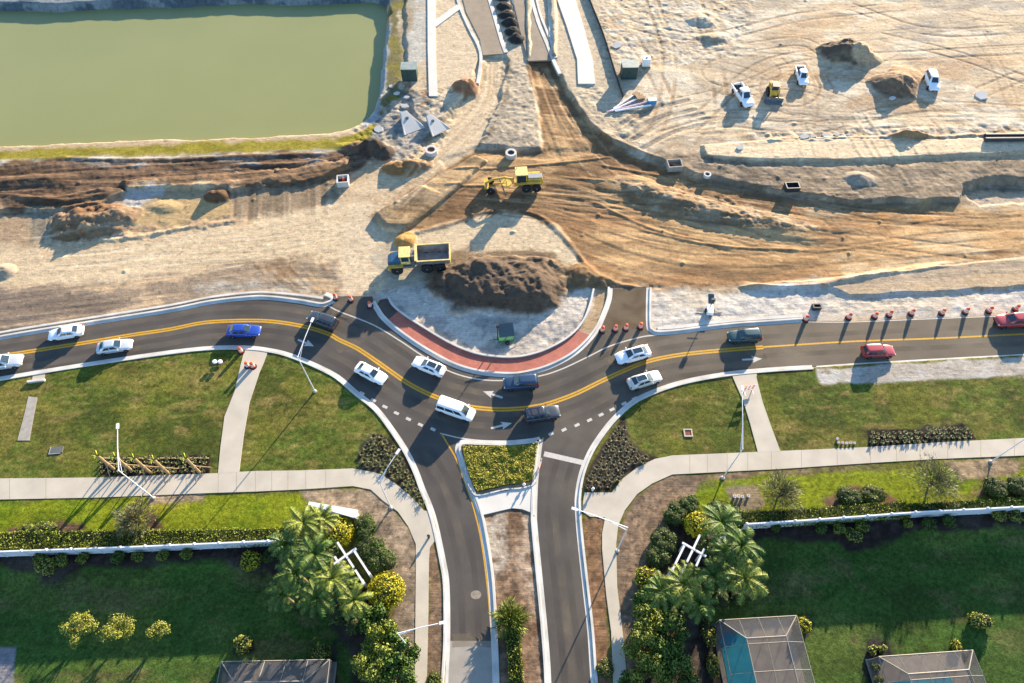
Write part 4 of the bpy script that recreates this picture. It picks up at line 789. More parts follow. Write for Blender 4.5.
    for s in (-1, 1):
        MB().box((.468*L_, s*hw*.66, st[-3][2]-.16), (.16, .26, .1), -s*.35).build('headlight', M_HEAD, t)
        MB().box((-.486*L_, s*hw*.74, (.86 if kind == 'sedan' else 1.0)), (.08, .26, .12 if kind == 'sedan' else .24)).build('tail_light', M_TAIL, t)
        MB().box(((f0-.06)*L_, s*(hw+.08), zb+.05), (.12, .2, .14)).build('wing_mirror', paint_, t)
    MB().box((.495*L_, 0, .5), (.06, W*.5, .18)).build('grille', M_TRIM, t)
    if kind == 'pickup':
        mb = MB(); x0, x1 = -.495*L_, -.15*L_; c = (x0+x1)/2; l = x1-x0
        mb.box((c, 0, .62), (l, W*.95, .12)); 
        for s in (-1, 1): mb.box((c, s*hw*.93, .86), (l, .14, .54))
        mb.box((x0+.05, 0, .86), (.1, W*.9, .5)); mb.build('truck_bed', paint_, t)
        MB().box((c, 0, .69), (l-.15, W*.80, .03)).build('bed_liner', M_TRIM, t)
        MB().box((x0-.08, 0, .52), (.16, W*.9, .16)).build('bumper', M_RIM, t)
    return t
vehicle('suv', 4, 363, (60,-9), PS, 'silver car leaving the left edge of the photo on the near lane', name='passenger_car')
vehicle('sedan', 66, 333, (-60,10), PW, 'small white car driving left in the far lane at the left end of the road', name='passenger_car', scale=.94)
vehicle('sedan', 115, 346.5, (60,-9), PS, 'pale silver sedan driving right in the near lane at the left end of the road', name='passenger_car', scale=.95)
vehicle('sedan', 244, 331, (1,0), PBL, 'bright blue sedan driving right above the left footpath crossing', name='passenger_car', scale=.95)
vehicle('suv', 323, 320.5, (-37,-14), PDG, 'charcoal car in the far lane beside the gap in the kerb', name='passenger_car', scale=.92)
vehicle('sedan', 371, 373.5, (33,17), PW, 'white sedan driving down right next to the curved lawn', name='passenger_car', scale=.95)
vehicle('sedan', 429, 366.5, (-32,-13), PW, 'white sedan with dark sunroof passing the brick apron on its lower left', name='passenger_car', roof='sun', scale=.95)
vehicle('van', 456, 410, (35,12), PW, 'long white van at the lowest point of the bend', cat='van', name='passenger_van', scale=.93)
vehicle('suv', 521, 383, (-10,.6), PDB, 'navy blue SUV right below the centre of the brick apron', name='passenger_car', scale=.95)
vehicle('suv', 542, 414, (30,-4.5), PDG, 'charcoal SUV with roof rack above the yellow green planted triangle', name='passenger_car', roof='rack', scale=.95)
vehicle('sedan', 633, 355, (-35,9), PW, 'white sedan with sunroof driving left near the row of four drums', name='passenger_car', roof='sun')
vehicle('sedan', 644.5, 380, (35,-11), PB_, 'beige sedan with sunroof driving right along the right lawn corner', name='passenger_car', roof='sun', scale=.95)
vehicle('suv', 744, 336.5, (-50,2), PTG, 'dark teal SUV above the white lane arrow on the right', name='passenger_car', scale=.92)
vehicle('suv', 878, 351.5, (50,-2), PRD, 'red hatchback driving right in the near lane beside the crushed rock strip', name='passenger_car', scale=.9)
vehicle('suv', 1013, 320.5, (-50,2), PRD, 'dark red SUV entering at the right edge of the photo by the last drum', name='passenger_car')
GW = 'white vehicles parked on the building site'
vehicle('pickup', 743, 95, (13,20), PW, 'white pickup truck with empty bed, left of the yellow loader', 'pickup truck', name='pickup_truck', group=GW)
vehicle('pickup', 802, 75, (5,20), PW, 'white pickup truck with covered grey bed, right of the yellow loader', 'pickup truck', name='pickup_truck', scale=.85, group=GW)
vehicle('suv', 932.5, 81, (7,20), PW, 'white SUV parked beside the brown dirt mound at upper right', name='parked_car', group=GW)
# ---------------------------------------------------------------- earth moving machines
CY = mat('machine_yellow', (0.52,0.33,0.05), 0.55, 0.28, 2.5, spec=0.3); CYP = mat('pale_machine_yellow', (0.62,0.48,0.17), 0.6, 0.25, 2.5)
M_STEEL = mat('worn_steel', (0.16,0.17,0.18), 0.5, 0.25, 2, metal=0.5); M_HOODB = mat('dark_blue_hood', (0.03,0.09,0.16), 0.35, 0.15, 2, spec=0.5)
def place(px, py, d, dz=1.2):
    x, y, z = at(px, py, dz); a = G(px, py, dz); b_ = G(px+d[0], py+d[1], dz); return (x, y, z), math.atan2(b_[1]-a[1], b_[0]-a[0])
def bw(t, x, y, r, w_=.55): return wheel(t, x, y, r, w_)
l, a = place(419, 259, (-10, 0.6), 1.4)
t = thing('dump_truck', 'yellow articulated dump truck with an empty grey tipping bed beside the brown dirt pile', 'dump truck', l, a)
MB().box((0.2, 0, 1.0), (7.8, .9, .45)).box((2.3, 0, 1.15), (3.4, 2.3, .3), taper=.96).build('chassis', M_STEEL, t)
hb_ = MB().loft([[(2.35, -.85, 1.2), (2.35, .85, 1.2), (2.35, .85, 2.3), (2.35, -.85, 2.3)], [(3.6, -.85, 1.1), (3.6, .85, 1.1), (3.6, .8, 2.15), (3.6, -.8, 2.15)], [(4.1, -.62, 1.05), (4.1, .62, 1.05), (4.1, .6, 1.8), (4.1, -.6, 1.8)]]); fixn(hb_.build('hood', M_HOODB, t))
MB().box((3.0, 1.15, 1.55), (1.9, .5, .14)).box((3.0, -1.15, 1.55), (1.9, .5, .14)).box((3.95, 0, .95), (.3, 2.5, .45)).build('fender', CY, t)
cb = MB().box((1.75, 0, 2.2), (1.35, 1.7, 1.5), taper=.92).build('cab', CYP, t)
for v in ((1.75, .84, 2.4, .95, .03, .8), (1.75, -.84, 2.4, .95, .03, .8), (2.42, 0, 2.4, .05, 1.3, .8), (1.08, 0, 2.5, .05, 1.2, .6)): MB().box(v[:3], v[3:]).build('cab_window', M_GLASS, cb)
MB().box((1.75, 0, 3.0), (1.5, 1.8, .12)).build('cab_roof', CYP, t); MB().box((.75, .6, 2.1), (.4, .3, 1.6)).box((.75, 0, 1.7), (.5, 2.0, .9)).build('engine_deck', M_STEEL, t)
M_BED = mat('grey_tub_steel', (0.20,0.19,0.18), 0.6, 0.3, 1.5, metal=0.3); bd = MB()
bd.box((-1.95, 0, 1.45), (4.1, 1.9, .14)); M1 = Matrix.Rotation(R(20), 3, 'X'); M2 = Matrix.Rotation(R(-20), 3, 'X')
bd.box((-1.95, 1.2, 2.0), (4.3, .1, 1.25), M=M2).box((-1.95, -1.2, 2.0), (4.3, .1, 1.25), M=M1).box((.15, 0, 2.05), (.12, 2.6, 1.35), M=Matrix.Rotation(R(10), 3, 'Y')).box((-3.95, 0, 1.75), (.1, 1.9, .6)); bo = bd.build('dump_bed', M_BED, t)
MB().box((-1.95, 1.42, 2.62), (4.4, .16, .12)).box((-1.95, -1.42, 2.62), (4.4, .16, .12)).box((.3, 0, 2.75), (.3, 2.9, .16)).box((-4.15, 0, 2.2), (.12, 2.7, .9)).build('bed_rim', CYP, bo)
for x in (2.95, -1.0, -2.75):
    for s in (-1, 1): bw(t, x, s*1.12, .78)
l, a = place(515, 181, (-10, 0.5), 1.3)
t = thing('road_grader', 'yellow road grader with grey engine hood on the orange graded soil', 'road grader', l, a)
MB().tube([(4.2, 0, 1.2), (3.3, 0, 1.75), (1.5, 0, 2.05), (.2, 0, 1.7)], .17, 8).box((-1.9, 0, 1.0), (4.0, .95, .5)).build('frame', CY, t)
MB().box((4.0, 0, 1.0), (.35, 2.2, .3)).box((4.35, 0, 1.0), (.3, 1.6, .6)).build('front_axle', CY, t)
MB().box((-2.9, 0, 1.65), (2.3, 1.25, .8), taper=.9).build('engine_housing', CY, t); MB().box((-2.9, 0, 2.08), (2.0, .8, .12)).build('engine_hood', mat('grey_hood', (0.24,0.27,0.30), 0.5, 0.1, 2), t)
MB().box((-2.2, 1.05, 1.75), (2.9, .35, .12)).box((-2.2, -1.05, 1.75), (2.9, .35, .12)).build('fender', CY, t)
cb = MB().box((-.9, 0, 2.3), (1.45, 1.45, 1.5), taper=.95).build('cab', M_GLASS, t); MB().box((-.9, 0, 3.12), (1.75, 1.75, .14)).build('cab_roof', CYP, t)
for sx in (-1, 1):
    for sy in (-1, 1): MB().box((-.9+sx*.7, sy*.7, 2.3), (.1, .1, 1.5)).build('cab_pillar', CY, cb)
MB().loft([[(1.9+q*.32+ox, y_, .3+abs(q)*.0+zz) for q, zz, ox in ((0, 0, 0), (.25, .3, 0), (0, .62, 0), (-.12, .62, 0), (.13, .3, 0), (-.12, 0, 0))] for y_ in (-1.9, 1.9)]).build('blade', M_STEEL, t).rotation_euler = (0, 0, R(12))
MB().lathe([(.75, .85), (.8, .95), (.75, 1.05)], (1.3, 0, 0), 16).tube([(1.3, .7, 1.0), (1.3, .55, 1.9)], .07).tube([(1.3, -.7, 1.0), (1.3, -.55, 1.9)], .07).tube([(1.3, 0, 1.0), (3.2, 0, 1.0)], .1).build('blade_circle', CY, t)
MB().tube([(-.3, -.6, 1.5), (-.3, -.6, 3.6)], .05).build('exhaust_pipe', CY, t)
for s in (-1, 1): bw(t, 3.6, s*1.0, .62, .4); bw(t, -1.6, s*1.0, .66, .42); bw(t, -3.1, s*1.0, .66, .42)
l, a = place(774, 91, (1.5, 10), .9)
t = thing('skid_loader', 'small yellow and black tracked loader with a wide bucket between two white pickups', 'loader', l, a)
MB().box((-.4, 0, .95), (2.2, 1.1, .9), taper=.9).box((-1.5, 0, 1.0), (.5, 1.3, 1.0)).build('body', CY, t)
for s in (-1, 1):
    MB().box((-.4, s*.75, .4), (2.2, .38, .7), taper=.85).build('track', M_TYRE, t); MB().tube([(-1.4, s*.62, 1.9), (.4, s*.66, 1.7), (1.5, s*.7, .5)], .09, 6).build('lift_arm', CY, t)
cb = MB().box((-.1, 0, 1.65), (1.1, 1.0, .75)).build('cab', M_GLASS, t); MB().box((-.1, 0, 2.06), (1.25, 1.1, .09)).build('cab_roof', M_TRIM, cb)
MB().loft([[(1.4, y_, .1), (2.2, y_, .05), (2.2, y_, .12), (1.5, y_, .2), (1.45, y_, .75), (1.35, y_, .75)] for y_ in (-1.5, 1.5)]).build('bucket', M_STEEL, t)
# ---------------------------------------------------------------- traffic drums, barricades
M_OR = mat('drum_orange', (0.72,0.11,0.03), 0.55, 0.08, 4); M_RW = mat('reflective_white', (0.75,0.72,0.7), 0.4, 0.05, 4)
drum = thing('traffic_drum', 'orange traffic drum', 'traffic drum', (0, 0, 0))
MB().lathe([(.27, .1), (.26, .3), (.245, .32), (.24, .55), (.225, .57), (.22, .8), (.2, .82), (.18, .98), (.12, 1.0)], n=14).build('body', M_OR, drum, True)
for z0, r_ in ((.34, .249), (.60, .229)): MB().lathe([(r_, z0), (r_-.004, z0+.16)], n=14).build('reflective_band', M_RW, drum)
MB().lathe([(.44, 0), (.44, .05), (.3, .1)], n=14).build('rubber_base', M_TYRE, drum); MB().box((0, 0, 1.05), (.24, .05, .1)).build('handle', M_OR, drum)
row_r = [(805,320.5),(848,318.5),(874,317.5),(888.5,316),(910.5,314.5),(941,314),(964.5,313),(988,312),(1014.5,310)]
row_c = [(602,332),(615,331),(625.5,330),(640,328.5)]; row_l = [(336,299.5),(351.5,301.5),(370.5,307.5)]
first = True
def put_drum(px, py, label, g):
    global first
    x, y, z = at(px, py); z = max(z, RZ+.001 if z < .05 else z)
    if first: drum.location = (x, y, z); drum['label'] = label; drum['group'] = g; first = False; return drum
    return dup(drum, (x, y, z), random.uniform(0, 3), label, group=g)
for i, (a, b_) in enumerate(row_r): put_drum(a, b_, f'orange traffic drum along the upper edge of the right road, {ORD[i]} from the left', 'traffic drums along the road works')
for i, (a, b_) in enumerate(row_c): put_drum(a, b_, f'orange traffic drum closing the northern side road, {ORD[i]} from the left', 'traffic drums along the road works')
for i, (a, b_) in enumerate(row_l): put_drum(a, b_, ('orange drum at the tip of the left kerb', 'orange drum in the middle of the kerb gap on the left', 'orange drum at the left tip of the brick apron kerb')[i], 'traffic drums along the road works')
put_drum(248, 366.5, 'left one of two orange drums standing together on the left footpath crossing', 'traffic drums along the road works')
put_drum(253.5, 367, 'right one of two orange drums standing together on the left footpath crossing', 'traffic drums along the road works')
put_drum(241.5, 352, 'single orange drum on the kerb where the left footpath crossing meets the road', 'traffic drums along the road works')
def barricade(px, py, rz, label):
    x, y, z = at(px, py); t = thing('road_barricade', label, 'barricade', (x, y, z+.0), rz)
    for k in range(3):
        m = MB()
        for j in range(6): m.box((-.6+j*.22+.05, 0, .5+k*.36), (.22, .04, .2), mi=j % 2)
        m.build('board', [M_OR, M_RW], t)
    for s in (-1, 1): MB().box((s*.5, 0, .7), (.06, .07, 1.4)).build('upright', M_RW, t); MB().box((s*.5, 0, .035), (.08, 1.1, .07)).build('foot', M_RW, t)
    return t
barricade(748, 391, .2, 'orange and white striped barricade standing on the right footpath crossing')
barricade(540, 468, 1.3, 'orange and white striped barricade on the median kerb beside the white stop bar')
M_WH = mat('white_metal', (0.78,0.78,0.77), 0.45, 0.04, 3, spec=0.4); M_DK = mat('dark_metal', (0.04,0.045,0.05), 0.5, 0.15, 3, metal=0.3)
x, y, z = at(219, 364); t = thing('road_work_light', 'pair of small white lamps on the left lawn near the drums', 'work light', (x, y, z))
for s in (-1, 1): MB().lathe([(.1, .35), (.26, .4), (.28, .62), (.1, .66)], (s*.33, 0, 0), 10).build('lamp_head', M_WH, t)
MB().box((0, 0, .2), (.9, .35, .08)).tube([(0, 0, 0), (0, 0, .4)], .06).build('stand', M_DK, t)
# ---------------------------------------------------------------- street lamps
M_LP = mat('lamp_grey_white_metal', (0.6,0.6,0.6), 0.5, 0.06, 3, spec=0.4)
def lamp(base, head, label, h=8.0, top=None):
    bx, by, bz = at(*base); hx, hy = G(head[0], head[1], bz+h+.35)
    t = thing('street_lamp', label, 'street lamp', (bx, by, bz), 0, 'white street lamps around the junction'); dx, dy = hx-bx, hy-by
    MB().tube([(0, 0, 0), (0, 0, .25), (0, 0, .3), (0, 0, h)], [.13, .13, .075, .045], 10).build('pole', M_LP, t, False)
    for zz in (h-.1, h+.25) if False else (h-.15,): MB().tube([(0, 0, zz), (dx*.5, dy*.5, h+.22), (dx*.9, dy*.9, h+.33)], [.055, .045, .04], 8).build('arm', M_LP, t)
    MB().tube([(0, 0, h-.9), (dx*.35, dy*.35, h+.05)], .035, 6).build('arm_brace', M_LP, t)
    l_ = math.hypot(dx, dy); u = (dx/l_, dy/l_); MB().box((dx*.95, dy*.95, h+.34), (.62, .26, .1), math.atan2(dy, dx)).build('lamp_head', M_LP, t)
    MB().lathe([(.26, 0), (.26, .06), (.18, .1)], n=12).build('base_plate', M_CONC, t)
    return t
lamp((153.5,498), (117.5,424), 'white street lamp beside the left footway, its arm above the braced young palms')
lamp((315,391.5), (313,318), 'white street lamp on the left lawn with its head over the charcoal car')
lamp((391,508), (399,450), 'white street lamp at the bend of the left footway beside the dark planting bed')
lamp((617,551), (572,508), 'white street lamp on the brown mulch beside the footway right of the entry lane')
lamp((722.5,478), (742,385), 'white street lamp at the lower edge of the right footway near the footpath crossing')
lamp((990.5,462), (1052,384), 'white street lamp at the far right cut off by the photo edge')
lamp((409,648), (445,622), 'white street lamp rising from the shrubs left of the exit lane near the photo bottom')
# ---------------------------------------------------------------- trailers and small things of the site
x, y, z = at(505, 340); t = thing('solar_trailer', 'green trailer with dark solar panel and mast on the white rock of the centre island', 'solar trailer', (x, y, z), .15)
MG = mat('green_machine_paint', (0.03,0.14,0.06), 0.5, 0.1, 3); M_PAN = mat('solar_panel', (0.07,0.085,0.09), 0.3, 0.1, 4, spec=0.5)
MB().box((.1, 0, .55), (1.9, 1.1, .5), taper=.95).tube([(-.8, 0, .35), (-2.0, 0, .35)], .06).build('body', MG, t); MB().box((.2, .3, 1.75), (1.9, 1.7, .07), M=Matrix.Rotation(R(22), 3, 'X')).build('panel', M_PAN, t)
MB().tube([(-.9, 0, .3), (-.9, 0, 3.3)], .07).build('mast', M_DK, t); MB().box((-.9, 0, 3.35), (.3, .25, .5)).build('mast_head', M_DK, t); MB().tube([(.3, 0, .7), (.3, .1, 1.7)], .06).build('panel_post', MG, t)
for s in (-1, 1): wheel(t, .2, s*.7, .3, .18); MB().tube([(.9*s, -.5, .4), (1.25*s, -1.0, .05)], .035).build('outrigger', MG, t)
x, y, z = at(709, 312); t = thing('solar_trailer', 'small white and black solar trailer on the pale rock above the right road', 'solar trailer', (x, y, z), 1.5)
MB().box((0, 0, .5), (1.3, .8, .6), taper=.95).build('body', M_WH, t); MB().box((1.0, 0, 1.5), (1.3, .75, .06), M=Matrix.Rotation(R(-15), 3, 'Y')).build('panel', M_PAN, t)
MB().tube([(.3, 0, .6), (.3, 0, 2.2)], .06).build('mast', M_DK, t); MB().box((.25, 0, 2.3), (.3, .5, .4)).build('camera_head', M_DK, t)
MB().tube([(0, -1.6, .1), (0, 1.6, .1)], .05).tube([(-.7, 0, .3), (-1.2, 0, .2)], .05).build('outrigger', M_DK, t)
for s in (-1, 1): wheel(t, 0, s*.5, .28, .16)
M_GB = mat('green_shield_steel', (0.20,0.24,0.22), 0.6, 0.2, 2); M_GD = mat('dark_green_steel', (0.035,0.06,0.052), 0.6, 0.2, 2)
for px, py, lb in ((409.5,72,'green steel container with flat grey green lid between the pond and the white footway'), (629,70,'green steel container with flat grey green lid on the sand right of the white footway')):
    x, y, z = at(px, py, 1.1); t = thing('steel_container', lb, 'container', (x, y, z), .02, 'green steel containers')
    mb = MB().box((0, 0, 1.1), (2.5, 1.9, 2.2))
    for k in range(5): mb.box((-1.1+k*.55, -.97, 1.1), (.1, .06, 2.1)); mb.box((-1.1+k*.55, .97, 1.1), (.1, .06, 2.1))
    mb.build('container_body', M_GD, t); MB().box((0, 0, 2.25), (2.6, 2.0, .1)).build('lid', M_GB, t)
x, y, z = at(646, 63, .6); t = thing('water_tank', 'white cube tank on a brown pallet beside the right steel container', 'tank', (x, y, z)); MB().box((0, 0, .95), (1.3, 1.1, 1.3), taper=.96).build('tank', M_WH, t); MB().box((0, 0, .15), (1.5, 1.3, .3)).build('pallet', mat('pallet_wood', (0.25,0.16,0.09), 0.85, 0.2, 4), t); MB().lathe([(.2, 1.6), (.2, 1.68)], n=12).build('cap', M_DK, t)
M_BLU = mat('blue_plastic', (0.05,0.22,0.42), 0.5, 0.1, 4); M_PVC = mat('pink_white_pipe', (0.62,0.45,0.50), 0.5, 0.1, 4); M_WD = mat('timber', (0.36,0.24,0.13), 0.85, 0.25, 5)
x, y, z = at(652, 101, .4); t = thing('tool_chest', 'blue lidded site chest at the right end of the material heap', 'chest', (x, y, z), .1); MB().box((0, 0, .35), (1.3, .8, .7)).build('body', M_BLU, t); MB().box((0, 0, .74), (1.36, .86, .08)).build('lid', mat('pale_blue', (0.35,0.5,0.6), 0.5, 0.1, 4), t)
for k, (px, py, r_, l_, nm) in enumerate(((628,104,.55,7,'pink'), (630,107,.35,8,'pink'), (626,101,.75,6,'white'), (633,109,.25,6,'white'), (624,106,.6,5,'white'))):
    x, y, z = at(px, py); c, s = math.cos(r_)*l_/2, math.sin(r_)*l_/2
    o = MB().tube([(-c, -s, .12+.02*k), (c, s, .12+.02*k)], .13, 8).build('plastic_pipe', M_PVC if nm == 'pink' else M_WH, loc=(x, y, z)); tag(o, ('longer of the pink pipes in the heap below the right steel container' if k == 1 else 'shorter of the pink pipes in the heap below the right steel container') if nm == 'pink' else f'white pipe in the heap below the right steel container, {["uppermost","lowermost","leftmost"][[2,3,4].index(k)]}', 'pipe', 'loose pipes in the material heap')
for k, (px, py, w_, d_, h_, rr) in enumerate(((640,99,1.2,1.0,.5,.3), (636,95,1.0,.8,.35,.8), (645,102,1.1,.9,.25,.1))):
    x, y, z = at(px, py); t = thing('timber_pallet', 'timber pallet in the heap left of the blue chest, '+['middle and largest','furthest up','lowest'][k], 'pallet', (x, y, z), rr, 'pallets by the blue chest')
    mb = MB()
    for j in range(6): mb.box((-w_/2+j*w_/5.2, 0, h_), (w_/8, d_, .03))
    mb.build('deck', M_WD, t); MB().box((0, -d_/2.2, h_/2), (w_, .1, h_)).box((0, d_/2.2, h_/2), (w_, .1, h_)).box((0, 0, h_/2), (w_, .1, h_)).build('bearer', M_WD, t)
def ring(px, py, lb, r=.85, h=.7, m=None, dx=0):
    x, y, z = at(px, py, h); t = thing('manhole_ring', lb, 'manhole ring', (x, y, z-.05))
    prof = [(r, 0), (r, h), (r*.62, h), (r*.62, 0)]
    fixn(MB().lathe(prof+[prof[0]], n=20).build('concrete_ring', m or M_KERB, t)); MB().lathe([(r*.6, h-.25), (r*.6, h-.2)], n=18).build('inside_floor', M_DK if dx == 0 else mat('rust_red', (0.2,0.07,0.04), 0.8, 0.2, 4), t)
ring(431, 149, 'white concrete manhole ring with rust red inside next to the haul track', .95, .8, dx=1); ring(511, 152, 'white concrete manhole ring at the edge of the orange cut above the grader', .85, .9)
ring(678, 172, 'white concrete manhole ring on the rough bench right of the concrete box', .6, .5) if False else ring(708, 172.5, 'small white concrete manhole ring on the rough bank at right', .55, .5)
ring(393, 79, 'tiny concrete ring beside the green container', .4, .3) if False else None
def endsec(px, py, rz, lb, s=1.0):
    x, y, z = at(px, py, .5); t = thing('culvert_end_section', lb, 'culvert end', (x, y, z), rz, 'precast culvert ends near the pond'); t.scale = (s,)*3
    fixn(MB().loft([[(-1.9, -1.7, 0), (1.9, -.5, 0), (1.9, .5, 0), (-1.9, 1.7, 0)], [(-1.9, -1.6, .15), (1.9, -.4, 1.1), (1.9, .4, 1.1), (-1.9, 1.6, .15)]]).build('flared_slab', M_WALKP, t))
    MB().lathe([(.26, .70), (.26, .84)], (.6, 0, -.0), 14).build('pipe_hole', M_DK, t)
    for q in (-1, 1): MB().tube([(-1.9, q*1.65, .1), (1.9, q*.45, .9)], .14, 6).build('wing_wall', M_WALKP, t)
endsec(409, 122, 2.1, 'white precast culvert end with round hole, left one of the pair near the pond corner', 1.05); endsec(435, 124, 2.2, 'white precast culvert end with round hole, right one of the pair near the pond corner', .95)
def pbox(px, py, sz, lb, m=None, rz=0.0, nm='concrete_box', cat='concrete box'):
    x, y, z = at(px, py, sz[2]/2); t = thing(nm, lb, cat, (x, y, z), rz); w_, d_, h_ = sz; mb = MB()
    mb.box((0, d_/2-.07, h_/2), (w_, .14, h_)).box((0, -d_/2+.07, h_/2), (w_, .14, h_)).box((w_/2-.07, 0, h_/2), (.14, d_-.28, h_)).box((-w_/2+.07, 0, h_/2), (.14, d_-.28, h_)).build('box_walls', m or M_CONC, t)
    MB().box((0, 0, h_*.25), (w_-.3, d_-.3, .08)).build('box_floor', M_DK, t); return t
pbox(675, 163, (2.2,1.7,1.0), 'grey concrete box sunk into the bank at the corner of the orange cut', M_CONC, .1); pbox(792, 187, (2.0,1.3,.8), 'dark steel box on the rough bank above the orange soil', M_DK, .05, 'steel_box', 'steel box')

def silt(pxs, label):
    ln = [at(a, b_) for a, b_ in pxs]; t = thing('silt_fence', label, 'silt fence', ln[0]); x0, y0, z0 = ln[0]
    ln = smooth([np.array((p[0]-x0, p[1]-y0)) for p in ln], 4); zs = z0
    for i in range(0, len(ln)-1, 2):
        MB().sweep(ln[i:i+3], [(-.02, -.2), (-.02, .68), (.02, .68), (.02, -.2)]).build('fabric', M_DK, t)
        MB().box((ln[i][0], ln[i][1], .5), (.06, .06, .9)).build('stake', M_WD, t)
    return t
silt([(585,-12),(592,8),(600,28),(607,48),(613,68),(620,90),(623,98)], 'black silt fence running down the pale sand from the top edge to the material heap')
pbox(343, 181, (1.7,1.6,1.0), 'small white box with dark round opening at the end of the brown bank', M_WALKP, .1); pbox(386, 40, (1.0,1.0,.4), 'small concrete inlet on the pond bank', M_CONC) if False else None
x, y, z = at(343, 176, 1.0); t = thing('orange_jug', 'round orange jug behind the small white concrete box', 'jug', (x, y, z)); MB().lathe([(.3, 0), (.3, .6), (.15, .7)], n=12).build('jug_body', M_OR, t); MB().lathe([(.16, .7), (.16, .78)], n=10).build('cap', M_RW, t)
x, y, z = at(818+.0, 308+.0); pbox(816.5, 307, (1.1,.7,.6), 'small dark box on the pale rock above the right road', M_DK, 0, 'utility_box', 'utility box')
for k, (px, py) in enumerate(((985,135.5), (985,139.5))):
    x, y, z = at(px, py, .3); o = MB().tube([(0, 0, .32), (28, 0, .32)], .32, 10).build('drain_pipe', M_DK, loc=(x, y, z), rz=.01)
    tag(o, ['upper','lower'][k]+' of two long black drain pipes lying on the sand at the right edge', 'drain pipe', 'black drain pipes')
for k, (px, py, s_, rz) in enumerate(((617,46,1.0,.2),(804,137.5,.7,0),(813,137,.45,.4),(825,136,.55,.1),(836,135.5,.4,.3),(981,96,1.2,.2),(848,135.5,.3,0),(397,94,.5,.3),(407,98,.45,.1),(405,107,.6,.5),(391,87,.4,.1),(379,130,.9,.5),(740,148,.6,.1),(897,90,.5,0))):
    x, y, z = at(px, py); o = MB().prism([(s_*(1+.2*math.sin(j*2.3+k))*math.cos(j*1.05+rz), .75*s_*(1+.2*math.cos(j*1.7+k))*math.sin(j*1.05+rz)) for j in range(6)], 0, .28).build('concrete_slab', M_WALKP, loc=(x, y, z-.03)); o.rotation_euler = (R(5), R(-4), 0)
    tag(o, ['pale broken slab above the left side of the right steel container','largest pale slab left of the haul road crossing','pale slab lying second in the row above the haul road','pale slab third in the row above the haul road','pale slab fourth in the row above the haul road','lone white slab on the sand at the far right','tiny pale slab at the end of the row above the haul road','pale boulder below the left green container','pale square slab above the left culvert end','pale slab touching the top of the left culvert end','small pale slab beside the container shadow','long pale slab at the corner of the pond','pale slab at the left start of the haul road','small pale slab on the brown dirt mound'][k], 'slab', 'broken slabs on the site')
# ---------------------------------------------------------------- planting
def leafm(name, col, isl=0.35, rough_=0.6): return mat(name, col, rough_, 0.15, 1.5, island=isl, spec=0.25)
L_HEDGE = leafm('hedge_leaves', pic(138,150,46)); L_YEL = leafm('golden_leaves', pic(206,196,32), .22); L_DARK = leafm('dark_leaves', pic(88,118,36)); L_PALM = leafm('palm_leaves', pic(94,122,42), .5); L_PALMY = leafm('pale_palm_leaves', pic(138,150,54), .5)
L_GREY = leafm('grey_leaves', pic(142,138,96), .3); L_CRAPE = leafm('autumn_leaves', pic(172,174,70), .35); L_TUFT = leafm('tuft_leaves', pic(130,128,78), .4); L_TUFTB = leafm('bronze_tuft_leaves', pic(122,112,78), .4); L_COVER = leafm('ground_cover_leaves', pic(176,166,48), .5); L_STRIP = leafm('seedling_leaves', pic(150,150,92), .35)
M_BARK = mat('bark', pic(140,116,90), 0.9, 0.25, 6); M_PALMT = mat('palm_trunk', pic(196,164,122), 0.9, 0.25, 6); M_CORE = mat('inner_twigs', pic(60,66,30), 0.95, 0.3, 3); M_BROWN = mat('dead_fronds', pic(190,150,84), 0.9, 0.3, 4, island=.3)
def leaf(mb, p, s, n=None, mi=0, asp=1.6):
    d = Vector((random.gauss(0, 1), random.gauss(0, 1), random.gauss(0, .6))).normalized() if n is None else n
    u = d.orthogonal().normalized(); u = Matrix.Rotation(random.uniform(0, 6.28), 3, d) @ u; v = d.cross(u)
    p = Vector(p); a, b_ = u*s*asp/2, v*s/2
    mb.add([p-a, p+b_*.9, p+a, p-b_*.9], [(0, 1, 2, 3)], mi)
def lobes(mb, ls, n, s, mi=0, shell=.7, up=0.0):
    tot = sum(l[3]*l[4] for l in ls)
    for l in ls:
        for _ in range(int(n*l[3]*l[4]/tot)):
            d = Vector((random.gauss(0, 1), random.gauss(0, 1), random.gauss(0, 1))).normalized()
            if d.z < -.3: d.z = -d.z*.5
            r_ = random.uniform(shell, 1.06); nn = (d+Vector((random.gauss(0, .45), random.gauss(0, .45), random.gauss(0, .45)))).normalized()
            leaf(mb, (l[0]+d.x*l[3]*r_, l[1]+d.y*l[4]*r_, l[2]+d.z*l[5]*r_), s*random.uniform(.7, 1.3), nn, mi)
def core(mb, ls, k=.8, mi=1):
    for l in ls: mb.lathe([(math.sin(a)*1.0, -math.cos(a)) for a in (0.05, .8, 1.57, 2.3, 3.09)], n=8, mi=mi) if False else mb.loft([[(l[0]+k*l[3]*math.sin(a)*math.cos(q), l[1]+k*l[4]*math.sin(a)*math.sin(q), l[2]-k*l[5]*math.cos(a)) for q in [j*math.pi/4 for j in range(8)]] for a in (.15, .8, 1.57, 2.3, 3.0)], mi)
